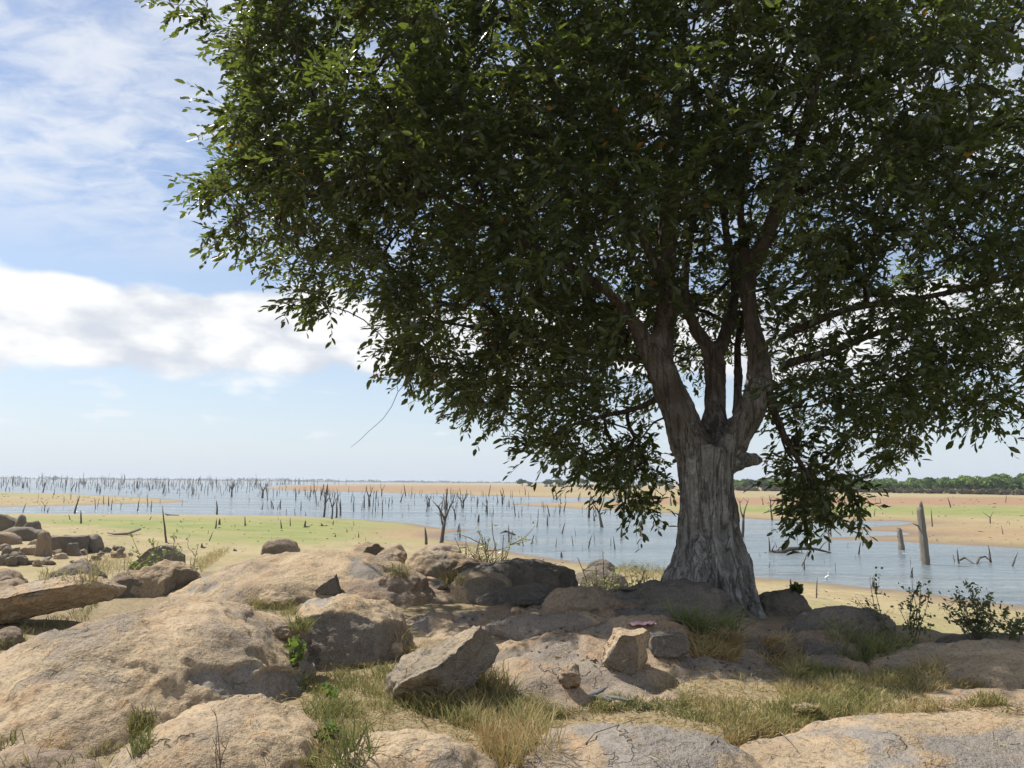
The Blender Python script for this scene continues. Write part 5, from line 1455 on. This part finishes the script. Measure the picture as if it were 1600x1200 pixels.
bent('dry_stalk', 'long pale stalk arching over the bottom slab on the right', [(1110, 1165, .01), (1130, 1155, .04), (1150, 1151, .05), (1195, 1156, .02)], .004, M_PALE, 'stalk')
bent('dry_stalk', 'thin pale twig beside the dark speckled stone', [(1060, 970, .05), (1066, 985, .08), (1078, 992, .03)], .006, M_PALE, 'stalk')
bent('dry_stalk', 'grey forked stick in the grass at the lower right', [(1218, 1148, .02), (1232, 1160, .02), (1246, 1178, .02)], .006, M_PALE, 'stick')

P_, O_, ab_ = surf_many(1500, [(700, 905), (1000, 915), (1180, 940), (1420, 1000), (1400, 1050), (1150, 1050), (900, 1040), (700, 990)])
slope_ok = np.array([(lambda hh_: hh_[1] is not None and hh_[1].z > 0.9)(bvh_rock.find_nearest(Vector(p))) for p in P_]) & (grng.uniform(size=len(P_)) < 0.45 + 1.2 * pn(P_ * [2, 2, 0] + .7)) & ~((np.abs(P_[:, 2] - terrain_z(P_[:, :2])) > 0.33))
P_ = P_[slope_ok]
u0 = grng.normal(size=(len(P_), 3)) * [1, 1, .25]; u0 /= np.linalg.norm(u0, axis=1)[:, None]
up_ = np.array([0, 0, 1.0]) + grng.normal(0, .3, (len(P_), 3)); sx_ = np.cross(u0, up_); sx_ /= np.linalg.norm(sx_, axis=1)[:, None]; nn_ = np.cross(sx_, u0)
ls_ = grng.uniform(.025, .06, len(P_))
VL = P_[:, None] + [0, 0, .008] + ls_[:, None, None] * (LEAF[None, :, :1] * sx_[:, None] + (LEAF[None, :, 1:2] - .5) * u0[:, None] + LEAF[None, :, 2:] * nn_[:, None])
b0 = np.arange(len(P_))[:, None] * 6
lit_me = new_mesh('leaf_litter', VL.reshape(-1, 3), np.concatenate([b0 + [0, 1, 2, 3], b0 + [0, 3, 4, 5]], 0), False); fattr(lit_me, 'tone', np.repeat(grng.uniform(0, 1, len(P_)), 6))
M_LITTER = blade_material('dead_brown_leaf', [(0.0, (0.06, 0.04, 0.025)), (0.5, (0.16, 0.10, 0.055)), (1.0, (0.33, 0.23, 0.12))])
tag(add('leaf_litter', lit_me, M_LITTER), 'dead brown leaves fallen on the rock under the tree', 'leaf litter', kind='stuff')

deb = Blades()
for n_, poly in ((260, [(0, 805), (640, 812), (620, 850), (330, 866), (150, 850), (60, 816)]), (220, [(1190, 912), (1600, 955), (1600, 985), (1380, 990), (1200, 950)]), (240, [(1160, 776), (1600, 778), (1600, 852), (1300, 842)]), (80, [(0, 772), (220, 778), (200, 786), (0, 790)]), (120, [(740, 855), (1000, 895), (900, 900), (700, 870)])):
    for px, py in in_poly(n_, poly):
        p = cast(px, py, False)
        if p[2] < 0.03: continue
        k = p[1] / FPX
        deb.add(p + [0, 0, .01], k * grng.uniform(1.5, 6), k * grng.uniform(.3, .8), grng.uniform(0, .8), .9, 0.9)
tag(add('shore_debris', deb.mesh('shore_debris', curl=.1), M_LITTER), 'scattered dark driftwood bits on the dry lake bed', 'debris', kind='stuff')

# weathered grey wood lying at the grass edge of the slab
lg = surf(935, 1092)[0]
m_ = MB()
for k in range(9):
    y0 = srng.uniform(-.05, .05)
    q_, _ = wander((-.22 + srng.uniform(-.08, .08), y0, .0 + .006 * k), (1, srng.uniform(-.12, .12), srng.uniform(-.06, .04)), srng.uniform(.25, .5), 8, .12)
    m_.tube(q_, np.array([.012, .022, .03, .026, .03, .024, .026, .018, .01]), 7, wob=.35, rng=srng)
M_GREYWOOD = wood('blue_grey_weathered_wood', (0.075, 0.08, 0.085), (0.15, 0.155, 0.16))
tag(add('weathered_wood', m_.mesh('weathered_wood'), M_GREYWOOD, loc=lg - np.array([0, 0, .01]), scale=(1, 1, .55)), 'blue grey splintered piece of wood at the grass edge of the slab', 'driftwood')

# crumpled pink litter
pk = surf(1005, 979)[0]
h = material('faded_pink_plastic'); h.b.inputs['Base Color'].default_value = (0.62, 0.36, 0.38, 1); h.b.inputs['Roughness'].default_value = .5
u_, v_ = np.meshgrid(np.linspace(-1, 1, 16), np.linspace(-1, 1, 10))
Pq = np.c_[u_.ravel() * .12, v_.ravel() * .06, np.zeros(160)]
Pq[:, 2] = .03 + .03 * fbm(Pq * 16 + 3, 3); Pq[:, 0] += .03 * fbm(Pq * 11 + 9, 2)
ix = np.arange(160).reshape(10, 16)
tag(add('plastic_litter', new_mesh('plastic_litter', Pq, np.stack([ix[:-1, :-1], ix[:-1, 1:], ix[1:, 1:], ix[1:, :-1]], -1).reshape(-1, 4)), h.m, loc=pk), 'crumpled pink plastic scrap on the shaded shelf', 'litter')

# ------------------------------------------------------------------ egrets
hb = material('white_feathers'); hb.b.inputs['Base Color'].default_value = (0.82, 0.81, 0.78, 1); hb.b.inputs['Roughness'].default_value = .8
hk = material('dark_bird_leg'); hk.b.inputs['Base Color'].default_value = (0.05, 0.045, 0.03, 1)
hy = material('yellow_bill'); hy.b.inputs['Base Color'].default_value = (0.45, 0.30, 0.05, 1)
def egret(label, px, py, size, face, zoff=0.0):
    p = cast(px, py, False)
    if p[2] < 0: p = at_z(px, py, 0)
    p = p + np.array([0, 0, zoff])
    o = tag(empty('egret', p, face), label, 'bird', 'egrets'); o.scale = (size,) * 3
    m_ = MB(); m_.tube(np.array([(-.36, 0, .34), (-.26, 0, .38), (-.12, 0, .43), (.02, 0, .47), (.10, 0, .52), (.15, 0, .60), (.13, 0, .69), (.11, 0, .76), (.14, 0, .82), (.19, 0, .83), (.23, 0, .825)]),
                       [.012, .05, .085, .09, .07, .042, .028, .024, .034, .034, .014], 9)
    add('body', m_.mesh('body'), hb.m, o)
    m_ = MB(); m_.tube(np.array([(.22, 0, .826), (.28, 0, .818), (.34, 0, .81)]), [.014, .009, .002], 5); add('bill', m_.mesh('bill'), hy.m, o)
    for sy in (-.03, .03):
        m_ = MB(); m_.tube(np.array([(-.02, sy, .40), (-.05, sy, .20), (-.02, sy, -.02), (.05, sy, -.02)]), [.014, .009, .009, .004], 5); add('leg', m_.mesh('leg'), hk.m, o)
egret('white egret walking at the near waterline right of the tree', 1293, 909, .45, 0.4)
egret('white egret wading left of the tallest post', 1413, 871, .42, 2.8)
egret('white egret perched at the fallen log', 1265, 858, .6, 1.2, 0.15)
egret('tiny white egret on the far bank left of the trunk', 917, 797, .9, 0.2)

# ------------------------------------------------------------------ haze
hz_m = bpy.data.materials.new('thin_haze'); hz_m.use_nodes = True
t = hz_m.node_tree; t.nodes.clear(); H = NT(t)
pv = H.n('ShaderNodeVolumePrincipled', {'Color': (0.80, 0.87, 0.97, 1), 'Density': 0.00020, 'Anisotropy': 0.2})
on = H.n('ShaderNodeOutputMaterial'); t.links.new(pv.outputs[0], on.inputs['Volume'])
b_ = 12500.0
HV = np.array([(x, y, z) for x in (-b_, b_) for y in (-b_, b_) for z in (-6.0, 19.0)])
HF = [(0, 1, 3, 2), (4, 6, 7, 5), (0, 4, 5, 1), (2, 3, 7, 6), (0, 2, 6, 4), (1, 5, 7, 3)]
tag(add('haze', new_mesh('haze', HV, HF, False), hz_m), 'thin pale haze over the lake', kind='stuff')
